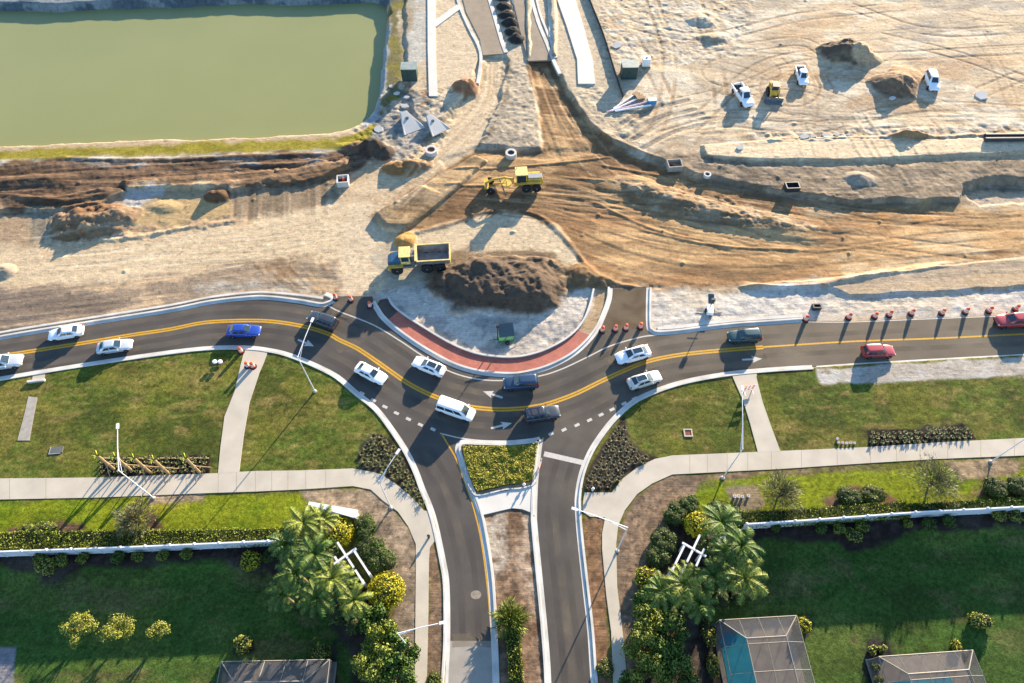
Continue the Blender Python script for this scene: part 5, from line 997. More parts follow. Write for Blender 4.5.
def shrub(px, py, r_, h, m, label, n=500, s=.2, group=None, nl=5, name='garden_shrub', cat='shrub', ry=None, sh=.75, z_=None):
    x, y, z = at(px, py, h*.6); ry = ry or r_; mb = MB(); ls = []
    for k in range(nl):
        a = k/nl*6.28+random.uniform(0, 1); q = .42 if nl > 1 else 0
        ls.append((math.cos(a)*r_*q, math.sin(a)*ry*q, h*random.uniform(.42, .52), r_*random.uniform(.60, .70) if nl > 1 else r_, ry*random.uniform(.60, .70) if nl > 1 else ry, h*random.uniform(.46, .56)))
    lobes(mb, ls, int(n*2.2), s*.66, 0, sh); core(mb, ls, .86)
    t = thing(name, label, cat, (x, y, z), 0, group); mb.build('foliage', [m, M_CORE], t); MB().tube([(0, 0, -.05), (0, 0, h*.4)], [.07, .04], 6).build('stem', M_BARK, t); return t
def tree(px, py, r_, h, m, label, n=1200, s=.2, name='small_tree', ths=.35, nl=9, group=None, shell=.15, branches=6, base=None):
    x, y, z = at(px, py, h*.7) if base is None else at(*base)
    t = thing(name, label, 'tree', (x, y, z), 0, group); ls = []; br = MB()
    br.tube([(0, 0, -.1), (.03, .02, h*.35), (0, .05, h*.6)], [.12, .09, .05], 7)
    for k in range(nl):
        a = k/nl*6.28*1.7; q = random.uniform(.25, .72)
        c = (math.cos(a)*r_*q, math.sin(a)*r_*q, h*random.uniform(.5, .85)); ls.append(c+(r_*random.uniform(.28, .45), r_*random.uniform(.28, .45), h*random.uniform(.12, .2)))
        br.tube([(0, 0, h*.3), (c[0]*.5, c[1]*.5, h*.5), c], [.05, .035, .015], 5)
    br.build('trunk', M_BARK, t); mb = MB(); lobes(mb, ls, int(n*2), s*.68, 0, shell); mb.build('crown', m, t); return t
def fuzzy(px, py, r_, h, m, label, group=None, nm='small_tree', cat='tree', n_=2600, w_=.035, ll=.5):
    x, y, z = at(px, py, h*.6); t = thing(nm, label, cat, (x, y, z), 0, group); br = MB(); br.tube([(0, 0, -.1), (0, 0, h*.35)], [.12, .09], 7); mb = MB()
    for k in range(14): a = k*2.4; br.tube([(0, 0, h*.2), (math.cos(a)*r_*.35, math.sin(a)*r_*.35, h*.5), (math.cos(a)*r_*.7, math.sin(a)*r_*.7, h*random.uniform(.5, .9))], [.05, .03, .012], 4)
    br.build('trunk', M_BARK, t)
    for k in range(n_):
        a = random.uniform(0, 6.283); el = R(random.uniform(-8, 90)); q = random.uniform(.35, .95)*(1+.16*math.sin(a*5)+.1*math.sin(a*9+1)); d = Vector((math.cos(a)*math.cos(el)*r_, math.sin(a)*math.cos(el)*r_, math.sin(el)*h*.55)); p = Vector((0, 0, h*.38))+d*q
        e = (d.normalized()+Vector((random.gauss(0, .35), random.gauss(0, .35), random.gauss(0, .3)))).normalized(); s_ = e.orthogonal().normalized(); s_ = Matrix.Rotation(random.uniform(0, 6.28), 3, e) @ s_*w_; l_ = random.uniform(.5, 1)*ll
        mb.add([p-s_, p+e*l_, p+s_], [(0, 1, 2)])
    mb.build('crown', m, t); return t
def palm(px, py, h, label, fl=2.4, nf=15, m=None, rz=None, tr=.14, name='palm_tree', group='feathery palms at the neighbourhood entrance', seed=None):
    x, y, z = at(px, py, h); t = thing(name, label, 'palm tree', (x, y, z), random.uniform(0, 6), group)
    MB().tube([(0, 0, -.1), (.05, 0, h*.5), (0, 0, h-.2)], [tr*1.3, tr, tr*.8], 8).build('trunk', M_PALMT, t); mb = MB()
    for k in range(nf):
        a = k*2.4+random.uniform(-.2, .2); el = R(62-50*(k/nf)+random.uniform(-8, 8)); L_ = fl*random.uniform(.85, 1.1); pts = []; p = Vector((0, 0, h-.2)); d = Vector((math.cos(a)*math.cos(el), math.sin(a)*math.cos(el), math.sin(el)))
        for j in range(9): pts.append(p.copy()); p = p+d*L_/8; d = (d+Vector((0, 0, -.21))).normalized()
        mb.tube(pts, [.035]*8+[.01], 3, cap=False)
        for j in range(1, 9):
            q = pts[j]; tn = (pts[j]-pts[j-1]).normalized(); sd_ = tn.cross(Vector((0, 0, 1))).normalized(); ln = .52*fl/2.4*math.sin((j+.6)/9.8*math.pi)**.6
            for sub_ in (0, .5):
                qq = pts[j-1]+(pts[j]-pts[j-1])*(sub_+.5)
                for s_ in (-1, 1):
                    e = qq+sd_*s_*ln+tn*ln*.55+Vector((0, 0, -.45*ln+random.uniform(-.12, .12))); w_ = tn*.06
                    mb.add([qq-w_, e, qq+w_*1.3], [(0, 1, 2)])
    mb.build('fronds', m or L_PALM, t); return t
def hedge(pxs, wd, h, m, label, z_=0.0, dens=230, s=.125):
    ln = [np.array(G(a, b_, h)) for a, b_ in pxs]; ln = smooth(ln, 6); x0, y0 = ln[0]; z0 = .1; mb = MB(); ln = [np.array((p[0]-x0, p[1]-y0)) for p in ln]
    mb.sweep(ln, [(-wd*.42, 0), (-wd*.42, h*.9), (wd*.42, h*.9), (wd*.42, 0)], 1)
    for i in range(len(ln)-1):
        a, b_ = ln[i], ln[i+1]; d = b_-a; l_ = np.linalg.norm(d); d = d/l_; n = np.array((-d[1], d[0]))
        for _ in range(int(l_*dens)):
            u = random.random()*l_; v = random.uniform(-.5, .5)*wd*(1+.12*math.sin(i*2.1)); top = random.random() < .55
            zz = h*(1+.06*math.sin(i*1.7+v)) + random.uniform(-.08, .08) if top else random.uniform(.05, h)
            if not top: v = (.5 if v > 0 else -.5)*wd+random.uniform(-.06, .06)
            p = a+d*u+n*v; leaf(mb, (p[0], p[1], zz), s*random.uniform(.7, 1.3))
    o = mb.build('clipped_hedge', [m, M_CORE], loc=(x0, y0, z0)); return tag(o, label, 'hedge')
hedge([(-80,543),(0,540),(128,538),(256,536),(294,534)], 1.7, 1.1, L_HEDGE, 'long clipped green hedge running along the outer side of the left white fence')
hedge([(742,518.5),(800,516),(860,512),(905,509),(905,509)], 1.6, 1.1, L_HEDGE, 'clipped green hedge along the outer side of the right white fence, left stretch')
hedge([(905,509),(960,506),(1024,502),(1090,499)], 1.0, .9, L_DARK, 'darker low hedge along the right white fence, right stretch')
# white vinyl fences with capped posts
M_VIN = mat('white_vinyl', (0.62,0.63,0.65), 0.4, 0.03, 2, spec=0.4)
def fence(pxs, label, z=.12, h=1.75, step=2.55):
    ln = smooth([np.array(G(a, b_, z)) for a, b_ in pxs], 12); seg = [0]
    for i in range(len(ln)-1): seg.append(seg[-1]+np.linalg.norm(ln[i+1]-ln[i]))
    n = int(round(seg[-1]/step)); xs = np.interp(np.linspace(0, seg[-1], n+1), seg, [p[0] for p in ln]); ys = np.interp(np.linspace(0, seg[-1], n+1), seg, [p[1] for p in ln])
    t = thing('vinyl_fence', label, 'fence', (xs[0], ys[0], z)); xs = xs-xs[0]; ys = ys-ys[0]
    for i in range(n+1):
        p = MB().box((xs[i], ys[i], h/2), (.16, .16, h+.1)).build('post', M_VIN, t); MB().loft([[(xs[i]-q, ys[i]-q, zz), (xs[i]+q, ys[i]-q, zz), (xs[i]+q, ys[i]+q, zz), (xs[i]-q, ys[i]+q, zz)] for q, zz in ((.12, h+.05), (.12, h+.1), (.02, h+.2))]).build('post_cap', M_VIN, p)
        if i < n:
            a = math.atan2(ys[i+1]-ys[i], xs[i+1]-xs[i]); l_ = math.hypot(ys[i+1]-ys[i], xs[i+1]-xs[i])-.16; c = ((xs[i]+xs[i+1])/2, (ys[i]+ys[i+1])/2)
            m = MB().box((c[0], c[1], h*.5), (l_, .04, h-.12), a).box((c[0], c[1], h-.05), (l_, .14, .14), a).box((c[0], c[1], .12), (l_, .1, .16), a)
            for k in range(1, 15): m.box((c[0]+math.cos(a)*(k/15-.5)*l_, c[1]+math.sin(a)*(k/15-.5)*l_, h*.5), (.012, .048, h-.3), a)
            m.build('panel', M_VIN, t)
    return t
fence([(-90,560),(0,556.5),(128,552),(256,546.5),(297,545)], 'white vinyl privacy fence with capped posts behind the left hedge')
fence([(742,529),(768,527.5),(860,521),(908,517.5),(1024,511.5),(1095,508)], 'white vinyl privacy fence with capped posts behind the right hedge')
# entry pergolas and sign walls
def pergola(px, py, rz, label, mirror=1):
    z0 = at(px, py)[2]; x, y = G(px, py, z0+2.4); t = thing('entry_pergola', label, 'pergola', (x, y, z0), rz)
    for i, (yy, x0, x1) in enumerate(((.75, -1.0, 2.2), (-.15, -2.6, .6), (-1.1, -1.5, .5), (-.15, .9, 2.6))): MB().box(((x0+x1)/2, yy*mirror, 2.4), (x1-x0, .2, .26)).build('beam', M_VIN, t)
    MB().box((-.9, -.25*mirror, 2.44), (.2, 2.6, .22)).build('cross_beam', M_VIN, t); 
    for a, b_ in ((-.9, .75), (2.0, .75), (-.9, -1.1), (2.2, -.15)): MB().box((a, b_*mirror, 1.2), (.26, .26, 2.4)).build('post', M_VIN, t)
pergola(352, 562, R(-52), 'white open pergola between the golden bushes at the left entrance'); pergola(688, 556, R(-122), 'white open pergola beside the golden bush at the right entrance', -1)
x, y, z = at(333, 509, 1.2); t = thing('entry_sign_wall', 'long white low wall at the left entrance, its end pointing to the footway bend', 'wall', (x, y, z), R(-13)); MB().prism([(-2.6, -.12), (2.3, -.35), (2.6, -.3), (2.6, .35), (-2.6, .08)], 0, 1.3).build('wall_body', M_VIN, t); MB().prism([(-2.7, -.2), (2.4, -.45), (2.7, -.4), (2.7, .45), (-2.7, .15)], 1.3, 1.42).build('coping', M_VIN, t)
x, y, z = at(722, 540, 2); t = thing('entry_post', 'white square post half hidden by palm fronds at the right entrance', 'post', (x, y, z)); MB().box((0, 0, 1.2), (.4, .4, 2.4)).build('shaft', M_VIN, t); MB().box((0, 0, 2.45), (.55, .55, .12)).build('cap', M_VIN, t)
# shrubs and bushes
shrub(338,531,1.6,1.7,L_YEL,'clipped golden bush at the end of the left white sign wall',1300,.18,nl=1,ry=1.8); shrub(386,591,1.9,1.9,L_YEL,'rounded golden bush below the left pergola near the footway',1500,.18,nl=1)
for i, (a, b_, r_, ry) in enumerate(((364,528,1.3,1.6),(370,547,1.6,1.5),(381,561,1.6,1.4))): shrub(a,b_,r_,1.2,L_DARK,'dark green clipped bush right of the left pergola, '+['top','middle','lowest']['0 1 2'.split().index(str(i))]+' of three',900,.16,nl=5,ry=ry,group='dark clipped bushes at the left entrance')
shrub(699,524,1.5,1.9,L_YEL,'golden bush among the palms at the right entrance',1200,.18,nl=1); shrub(648,577,1.3,1.3,L_YEL,'golden low bush at the left end of the right palms',600,.18,nl=4)
for i, (a, b_, r_) in enumerate(((676,513,1.4),(664,540,1.5),(658,556,1.3),(690,505,1.2),(720,512,1.5),(735,517,1.2))): shrub(a,b_,r_,1.2,L_DARK,['dark bush above the right golden bush','dark bush left of the right pergola','dark bush below left of the right pergola','dark bush nearest the right street lamp','dark bush above the tall right palm','dark bush at the left end of the right fence hedge'][i],700,.16,nl=5,group='dark bushes at the right entrance')
shrub(43,531,1.5,1.2,L_HEDGE,'rounded olive bush on mulch on the left verge, right one of two',600,.15,ry=1.1); shrub(25,533,1.2,1.0,L_HEDGE,'rounded olive bush on mulch on the left verge, left one of two',500,.15,ry=1.0)
shrub(850,496,1.5,1.3,L_DARK,'dark round bush on the right verge, left one of two beside the grey tree',600,.15,ry=1.2); shrub(873,494.5,1.5,1.2,L_HEDGE,'olive round bush on the right verge, right one of two beside the grey tree',600,.15,ry=1.2)
shrub(996,487,1.4,1.3,L_DARK,'dark round bush at the far right of the verge, left one',600,.15,ry=1.3); shrub(1020,486,1.5,1.3,L_DARK,'dark round bush at the far right of the verge, cut by the photo edge',600,.15,ry=1.3)
fuzzy(133,519,2.3,2.6,L_GREY,'sparse grey green tree beside the left hedge',group='sparse grey trees'); fuzzy(783,492,2.4,2.9,L_GREY,'sparse grey green tree on the right verge near the lamp',group='sparse grey trees'); fuzzy(937,480,3.0,3.2,L_GREY,'largest sparse grey green tree on the right verge beside the planting strip',group='sparse grey trees')
tree(80,627,1.9,2.6,L_CRAPE,'yellow leaved small tree on the left back lawn, left of the touching pair',1500,.15,group='yellow leaved lawn trees'); tree(119,629,2.0,2.6,L_CRAPE,'yellow leaved small tree on the left back lawn, right of the touching pair',1600,.15,group='yellow leaved lawn trees'); tree(159,631,1.3,2.2,L_CRAPE,'smallest yellow leaved tree standing alone on the left back lawn',800,.15,group='yellow leaved lawn trees')
FB = 'small shrubs planted behind the white fence'
for i, (a, b_, r_, m_) in enumerate(((45,566,1.0,L_CRAPE),(60,560,.7,L_HEDGE),(38,558,.6,L_HEDGE),(82,558,.6,L_HEDGE),(117,557,.7,L_DARK),(137,556.5,.6,L_HEDGE),(162,555.5,.6,L_HEDGE),(186,554,.6,L_HEDGE),(250,560,1.1,L_YEL))): shrub(a,b_,r_,1.0 if r_ < .9 else 1.5,m_,['pale yellow shrub, biggest of the left group behind the left fence','green shrub right of the pale yellow one behind the left fence','green shrub left of the pale yellow one behind the left fence']['012'.index(str(i))] if i < 3 else f'shrub behind the left fence, {ORD[i-3]} one right of the pale yellow shrub',220 if r_ < .9 else 420,.2,group=FB,nl=4)
for i, (a, b_, r_, m_) in enumerate(((776,527,.5,L_DARK),(821,527,.7,L_DARK),(839,528,.7,L_HEDGE),(862,526,.7,L_HEDGE),(854,534,.9,L_CRAPE),(908,523,.5,L_HEDGE),(930,524,.8,L_DARK),(950,521,.7,L_DARK),(1000,514,.8,L_CRAPE),(1016,515,.8,L_CRAPE))): shrub(a,b_,r_,1.0,m_,f'small shrub behind the right fence, {ORD[i]} in order from the left',240,.2,group=FB,nl=4)
shrub(242,644,.9,1.4,L_CRAPE,'pale shrub above the left corner of the left pool enclosure',320,.2); shrub(321,655,1.0,1.0,L_CRAPE,'olive shrub at the right corner of the left pool enclosure',320,.18)
shrub(804,625,.8,1.0,L_YEL,'yellow shrub at the right corner of the middle pool enclosure',280,.2); shrub(709,632,.8,1.3,L_CRAPE,'thin shrub along the left side of the middle pool enclosure, upper one',260,.16,ry=1.3); shrub(713,665,.7,1.2,L_HEDGE,'thin shrub along the left side of the middle pool enclosure, lower one',220,.16,ry=1.2)
for i, (a, b_) in enumerate(((873,650),(883,649),(876,667),(879,680))): shrub(a,b_,.5,.6,L_CRAPE,'tiny yellow plant in the dark bed by the right pool enclosure, '+['top left','top right','middle','lowest'][i],110,.16,group='tiny plants by the right pool enclosure',nl=3)
shrub(981,620,1.3,1.1,L_CRAPE,'pale rounded shrub alone on the right back lawn',420,.2,ry=.8); shrub(957,646,.6,.6,L_YEL,'bright yellow plant above the right pool enclosure',160,.16); shrub(268,556,.7,.8,L_DARK,'dark shrub right of the yellow shrub behind the left fence',200,.18)
PL = [(303,522,6.0,2.5),(322,520,5.0,2.2),(286,543,5.6,2.5),(314,553,6.5,2.6),(296,572,6.0,2.6),(332,578,5.6,2.4),(317,597,5.4,2.5),(354,600,4.4,2.2),(283,594,5.0,2.3),(345,584,4.0,1.9)]
for i, (a, b_, h, fl) in enumerate(PL): palm(a, b_, h, ['palm with fronds over the left white sign wall','palm right of the topmost left palm near the golden bush','palm at the right end of the left white fence','tallest palm in the middle of the left group','palm leaning over the left back garden edge','palm just below the left pergola','palm at the lower middle of the left group','palm beside the lower golden bush','lowest leftmost palm of the left group','short palm touching the left pergola beams'][i], fl*.85, 15, L_PALMY if i in (0, 1, 5, 7) else L_PALM)
PR = [(722,522,6.5,2.8),(742,545,6.0,2.6),(745,578,6.0,2.9),(684,583,5.2,2.7),(662,590,4.6,2.3),(714,575,4.6,2.3),(700,603,4.2,2.2),(728,552,5.0,2.2)]
for i, (a, b_, h, fl) in enumerate(PR): palm(a, b_, h, ['tallest palm at the top of the right group above the fence end','palm at the left end of the right white fence','palm reaching over the dark right back lawn','big palm with drooping fronds left of the right pergola base','palm at the lower left of the right group','palm below the right pergola','lowest palm of the right group','palm between the pergola and the right fence'][i], fl*.85, 16, L_PALMY if i in (2, 3) else L_PALM)
for i, (a, b_, h, r_) in enumerate(((372,622,2.6,2.0),(380,642,3.0,2.2),(398,650,3.0,2.0),(372,662,3.2,2.3),(398,672,3.0,2.1),(378,686,3.2,2.3),(404,695,3,2))):
    tree(a, b_, r_, h, L_PALMY if i % 2 else L_PALM, f'leafy yellow green tree in the belt left of the exit lane, {ORD[i]} from the top', 1500, .24, 'leafy tree', nl=9, group='leafy trees left of the exit lane', shell=.3)
for i, (a, b_, h, r_) in enumerate(((645,603,2.2,1.7),(650,622,2.6,2.0),(668,633,2.8,2.2),(645,648,3.0,2.2),(672,657,3.0,2.2),(650,675,3.2,2.4),(680,680,2.8,2.2),(632,690,2.2,1.6))):
    tree(a, b_, r_, h, L_PALMY if i in (1, 3, 5) else L_PALM, f'leafy dark green tree in the belt right of the entry lane, {ORD[i]} from the top', 1500, .22, 'leafy tree', nl=9, group='leafy trees right of the entry lane', shell=.3)
for o in list(bpy.data.objects):
    if o.name.startswith('leafy tree'): o.name = o.name.replace('leafy tree', 'leafy_tree')
fuzzy(510, 619, 1.75, 1.7, L_PALMY, 'rounded clump of strap leaves at the head of the median hedge', nm='strap_leaf_clump', cat='shrub', n_=1800, w_=.06, ll=.7)
hedge([(512,628),(515,660),(517,690),(518,730)], 1.3, .9, L_HEDGE, 'narrow green hedge down the middle of the mulched median')
shrub(434,680,.8,.5,L_HEDGE,'low olive plant between footway and exit lane kerb near the photo bottom',200,.15); shrub(605,668,.9,.5,L_HEDGE,'low olive plant between entry lane kerb and footway near the photo bottom',220,.15)
for i, (a, b_, r_) in enumerate(((290,552,1.7),(305,568,1.8),(322,590,1.7),(300,592,1.6),(340,605,1.8),(358,618,1.6),(330,548,1.2))): shrub(a, b_, r_, 1.6, (L_DARK, L_PALM)[i % 2], 'undergrowth shrub beneath the left palms, '+['nearest the fence end','second from the fence end','in the middle of the palms','lowest on the lawn side','above the leafy tree belt','touching the leafy tree belt','above the left pergola'][i], 500, .26, group='undergrowth beneath the left palms', nl=5, sh=.5)
for i, (a, b_, r_) in enumerate(((712,545,1.6),(728,562,1.8),(716,590,1.8),(696,598,1.7),(676,606,1.7),(738,590,1.5))): shrub(a, b_, r_, 1.6, (L_PALM, L_DARK)[i % 2], 'undergrowth shrub beneath the right palms, '+['nearest the fence end','second from the fence end','in the middle of the palms','below the pergola','above the leafy tree belt','on the lawn side'][i], 500, .26, group='undergrowth beneath the right palms', nl=5, sh=.5)
# braced young palms in the left planting strip
for i, (b0, t0) in enumerate((((115,470),(100,454)),((132,471),(119.5,452)),((150,472.5),(137,447)),((169,474),(155,448)),((199.5,472.5),(189,446)))):
    x, y, z = at(*b0); h = 3.9; t = thing('young_palm', f'newly planted bare palm held by timber props in the left strip, {ORD[i]} from the left', 'palm tree', (x, y, z), 0, 'braced young palms')
    MB().tube([(0, 0, 0), (.02, 0, h*.5), (0, .03, h)], [.17, .15, .17], 8).build('trunk', M_PALMT, t)
    MB().lathe([(.22, 1.5), (.22, 1.8)], n=8).build('brace_collar', M_WD, t)
    for k in range(3): a = k*2.09+.5; MB().tube([(math.cos(a)*1.3, math.sin(a)*1.3, 0), (math.cos(a)*.2, math.sin(a)*.2, 1.65)], .05, 4).build('prop', M_WD, t)
    mb = MB()
    for k in range(9):
        a = k*2.4; l_ = random.uniform(.7, 1.1); mb.add([(.05*math.cos(a+1.5), .05*math.sin(a+1.5), h), (math.cos(a)*l_*.5, math.sin(a)*l_*.5, h+.5), (math.cos(a)*l_*.6, math.sin(a)*l_*.6, h+.2), (-.05*math.cos(a+1.5), -.05*math.sin(a+1.5), h)], [(0, 1, 2, 3)])
    mb.build('fronds', L_CRAPE, t)
x, y, z = at(155, 458.5); tag(MB().box((0, 0, .12), (12.2, .12, .1)).build('timber_rail', M_WD, loc=(x, y, z), rz=.0), 'long pale timber rail lying along the top of the left planting strip', 'timber rail')
# bedding plants
def tuft(m, n=9, s=.34):
    mb = MB()
    for k in range(n):
        a = k*2.4+random.uniform(-.3, .3); l_ = s*random.uniform(.7, 1.1); e = Vector((math.cos(a)*l_, math.sin(a)*l_, random.uniform(.12, .4))); q = Vector((-math.sin(a), math.cos(a), 0))*.05; md = e*.55+Vector((0, 0, .12))
        mb.add([(0, 0, 0), md-q, e, md+q], [(0, 1, 2, 3)])
    return mb
def bed(poly, m, n_, sp, label, group, nm='bedding_plant', s=.34, sc=(.8, 1.25), pad=.35, cap=200, rot=0.0):
    pts = P(poly); a, b_ = pts.min(0), pts.max(0); protos = []; xs = np.arange(a[0], b_[0], sp); cnt = 0
    cand = []
    for j, yy in enumerate(np.arange(a[1], b_[1], sp*.87)):
        for xx in xs: cand.append((xx+(j % 2)*sp/2+random.uniform(-.1, .1), yy+random.uniform(-.1, .1)))
    ok = inside(np.array([c[0] for c in cand]), np.array([c[1] for c in cand]), pts); dd, _, _ = segd(np.array([c[0] for c in cand]), np.array([c[1] for c in cand]), pts, True)
    for c, f, d in zip(cand, ok, dd):
        if not f or d < pad or cnt >= cap: continue
        if len(protos) < 3:
            o = tuft(m, n_, s).build(nm, m); protos.append(o)
        else: o = random.choice(protos).copy(); COL.objects.link(o)
        tag(o, label, 'plant', group); o.location = (c[0], c[1], Hq(*c)-.01); o.rotation_euler = (0, 0, random.uniform(0, 6)); o.scale = (random.uniform(*sc),)*3; cnt += 1
bed(BEDW, L_TUFT, 26, .80, 'olive tuft in the dark mulch bed left of the exit lane', 'tufts in the left junction bed', s=.44, pad=.22)
bed(BEDE, L_TUFTB, 26, .80, 'bronze tuft in the dark mulch bed right of the entry lane', 'tufts in the right junction bed', s=.44, pad=.22)
bed(BEDL, L_STRIP, 16, .62, 'pale seedling in the dark strip under the braced palms', 'seedlings in the left strip', s=.27, pad=.12); bed(BEDR, L_STRIP, 16, .62, 'pale seedling in the dark strip along the right footway', 'seedlings in the right strip', s=.27, pad=.12)
TR = [(463,446.5),(480,447),(506,447.5),(530,445.5),(538,443),(535,460),(532.5,480),(520,484),(506,485.5),(491,489),(478,492),(473,485),(465,462)]
pts = P(TR); a, b_ = pts.min(0), pts.max(0); mb = MB()
paint_pts = [(random.uniform(a[0], b_[0]), random.uniform(a[1], b_[1])) for _ in range(24000)]
ok = inside(np.array([p[0] for p in paint_pts]), np.array([p[1] for p in paint_pts]), pts); cl = [p for p, f in zip(paint_pts, ok) if f]
hx = fbm(np.array([p[0] for p in cl])*1.5, np.array([p[1] for p in cl])*1.5, 3, 5)
for (xx, yy), hh in zip(cl, hx): leaf(mb, (xx, yy, .30+.22*hh+random.uniform(-.05, .1)), .115*random.uniform(.7, 1.4), (Vector((random.gauss(0, .5), random.gauss(0, .5), 1))).normalized())
tag(mb.build('ground_cover', L_COVER), kind='stuff')
sheet('planting_soil', TR, .14, mat('dark_soil', pic(80,70,44), .95, .2, 3))
# lawn utilities
M_RUST = mat('rusty_iron', pic(150,84,60), .8, .3, 8)
x, y, z = at(704.5-8+.0, 433.5); x, y, z = at(688, 433); t = thing('drain_inlet', 'square concrete drain inlet with rusty grate on the right lawn', 'drain inlet', (x, y, z)); mb = MB()
mb.box((0, .42, .05), (1.0, .14, .12)).box((0, -.42, .05), (1.0, .14, .12)).box((.43, 0, .05), (.14, .7, .12)).box((-.43, 0, .05), (.14, .7, .12)).build('concrete_frame', M_WALK, t); MB().box((0, 0, .04), (.7, .7, .03)).build('grate', M_RUST, t)
x, y, z = at(57, 450); t = thing('utility_vault', 'grey rectangular utility lid on the left lawn with a pale rim', 'utility lid', (x, y, z), .1); MB().box((0, 0, .04), (1.35, .75, .12)).build('lid', mat('grey_polymer', pic(120,120,118), .8, .1, 3), t); MB().box((-.15, -.42, .03), (1.3, .1, .1)).box((-.72, 0, .03), (.1, .8, .1)).build('rim', M_WALKP, t)
for i, (a, b_) in enumerate(((838,443),(842,443.3),(846,443.6),(850,443.2),(854,443.6),(837,439))):
    x, y, z = at(a, b_); tag(MB().lathe([(.12, 0), (.14, .24), (.12, .24), (.11, .05)], n=8).build('plant_pot', M_RW, loc=(x, y, z)), ('white plant pot apart above the row on the right lawn' if i == 5 else f'white plant pot in the row on the right lawn, {ORD[i]} from the left'), 'plant pot', 'white plant pots on the right lawn')
for i, (a, b_) in enumerate(((734,497),(738,497),(742,497.3),(748,496.5))):
    x, y, z = at(a, b_); tag(MB().lathe([(.14, 0), (.17, .26), (.14, .26), (.12, .05)], n=8).build('plant_pot', M_RW, loc=(x, y, z)), f'white plant pot on the right verge below the lamp, {ORD[i]} from the left', 'plant pot', 'white plant pots on the right verge')
def hydrant(px, py, m, lb, nm='marker_post', cat='marker post'):
    x, y, z = at(px, py); t = thing(nm, lb, cat, (x, y, z)); MB().lathe([(.12, 0), (.1, .7), (.13, .75), (.05, .9)], n=10).build('shaft', m, t); MB().box((0, 0, .55), (.34, .12, .12)).build('side_cap', m, t)
hydrant(592.5, 490.5, M_RW, 'small white post in the corner of the right dark bed', 'water_valve_post'); hydrant(524, 486.3, M_RW, 'small white post at the corner of the planted triangle', 'water_valve_post'); hydrant(429, 537.5, M_DK, 'small dark post between the left footway and the exit lane')
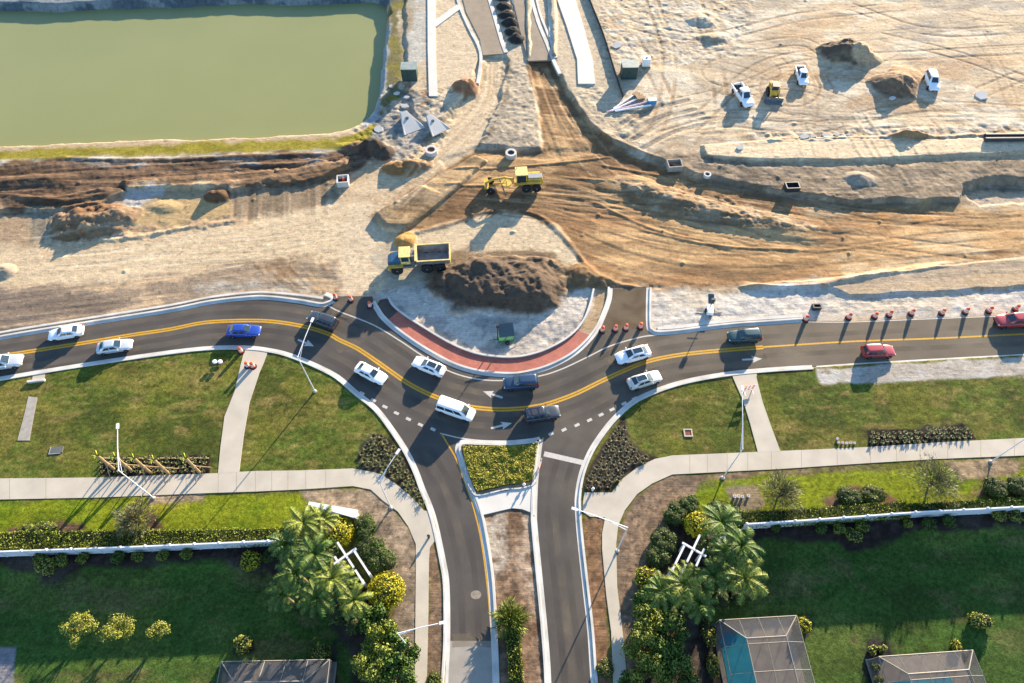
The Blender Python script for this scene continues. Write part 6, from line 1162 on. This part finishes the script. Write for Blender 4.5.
# ---------------------------------------------------------------- screened pool enclosures
ms = bpy.data.materials.new('insect_screen'); ms.use_nodes = True; t_ = ms.node_tree; b_s = t_.nodes['Principled BSDF']; b_s.inputs['Base Color'].default_value = (.045, .045, .05, 1); b_s.inputs['Roughness'].default_value = .9; b_s.inputs['Alpha'].default_value = .42
M_BRZ = mat('bronze_frame', (0.20,0.18,0.15), .5, .1, 3); M_DECK = mat('pool_deck_paving', pic(178,162,146), .85, .2, 1.0, .005, 10)
mp = mat('pool_water', (0.02,0.20,0.26), .06, .15, .8, .01, 3, spec=.5)
def cage(c0, c1, dep, label, pools, inset=1.9, gx_=4):
    e = YZ+2.5; a = G(*c0, e); b_ = G(*c1, e); W = math.hypot(b_[0]-a[0], b_[1]-a[1]); ang = math.atan2(b_[1]-a[1], b_[0]-a[0])
    PZ = YZ+.16; t = thing('pool_enclosure', label, 'pool enclosure', (a[0], a[1], PZ), ang); fr = MB(); sc = MB(); D = -dep; r_ = .028; h0, h1 = 2.5, 3.5; q = inset
    def bar(p0, p1, w_=r_): fr.tube([p0, p1], w_, 4)
    A0, B0, C0, D0 = (0, 0, h0), (W, 0, h0), (W, D, h0), (0, D, h0); A1, B1, C1, D1 = (q, -q, h1), (W-q, -q, h1), (W-q, D+q, h1), (q, D+q, h1)
    for p0, p1 in ((A0, B0), (B0, C0), (C0, D0), (D0, A0), (A1, B1), (B1, C1), (C1, D1), (D1, A1), (A0, A1), (B0, B1), (C0, C1), (D0, D1)): bar(p0, p1, .05)
    for k in range(gx_+1): x = k*W/gx_; bar((x, 0, 0), (x, 0, h0)); xi = min(max(x, q), W-q); bar((x, 0, h0), (xi, -q, h1)); bar((xi, -q, h1), (xi, D+q, h1))
    n = int(dep/2.2)
    for k in range(1, n+1): y = -k*dep/n; bar((0, y, 0), (0, y, h0)); bar((W, y, 0), (W, y, h0)); yi = max(min(y, -q), D+q); bar((0, y, h0), (q, yi, h1)); bar((W, y, h0), (W-q, yi, h1)); bar((q, yi, h1), (W-q, yi, h1))
    fr.build('aluminium_frame', M_BRZ, t)
    sc.add([A0, B0, C0, D0, A1, B1, C1, D1, (0, 0, 0), (W, 0, 0), (W, D, 0), (0, D, 0)], [(4, 7, 6, 5), (0, 4, 5, 1), (1, 5, 6, 2), (2, 6, 7, 3), (3, 7, 4, 0), (8, 0, 1, 9), (9, 1, 2, 10), (11, 3, 0, 8)]); sc.build('screen', ms, t)
    tag(MB().box((W/2, D/2, -.07), (W+.3, dep+.3, .2)).build('pool_deck', M_DECK, loc=(a[0], a[1], PZ), rz=ang), kind='structure')
    for x0, x1, y0, y1 in pools:
        o = MB().prism([(x0+.5, y0), (x1, y0), (x1, y1), (x0, y1), (x0, y0-.6)], .0, .055).build('swimming_pool', mp, loc=(a[0], a[1], PZ), rz=ang); tag(o, 'blue green swimming pool inside '+label.split(' over ')[0].replace('large ', 'the ').replace('small ', 'the '), 'swimming pool')
cage((719,620.5), (796,616), 12, 'middle screened pool enclosure over a blue green pool and tan deck', [(.35,3.1,-.9,-11)])
cage((878,657), (972,650.5), 11, 'right screened pool enclosure over a wide turquoise pool', [(1.2,7.6,-2.0,-9)], 1.7, 5)
cage((222,662), (330,660), 11, 'left screened pool enclosure at the bottom edge of the photo', [(2.0,9.0,-3.0,-9)], 1.9, 5)
x, y, z = at(706, 611); t = thing('garden_hose_reel', 'small pale hose reel on the grass left of the middle pool enclosure', 'hose reel', (x, y, z), 1.2); MB().lathe([(.35, -.15), (.35, .15)], (0, 0, .4), 14, 0, 'Y').build('reel', M_DK, t); MB().tube([(-.4, 0, .1), (.3, .1, .05), (.8, -.2, .05), (1.2, .1, .05)], .04, 6).build('hose', M_WH, t)
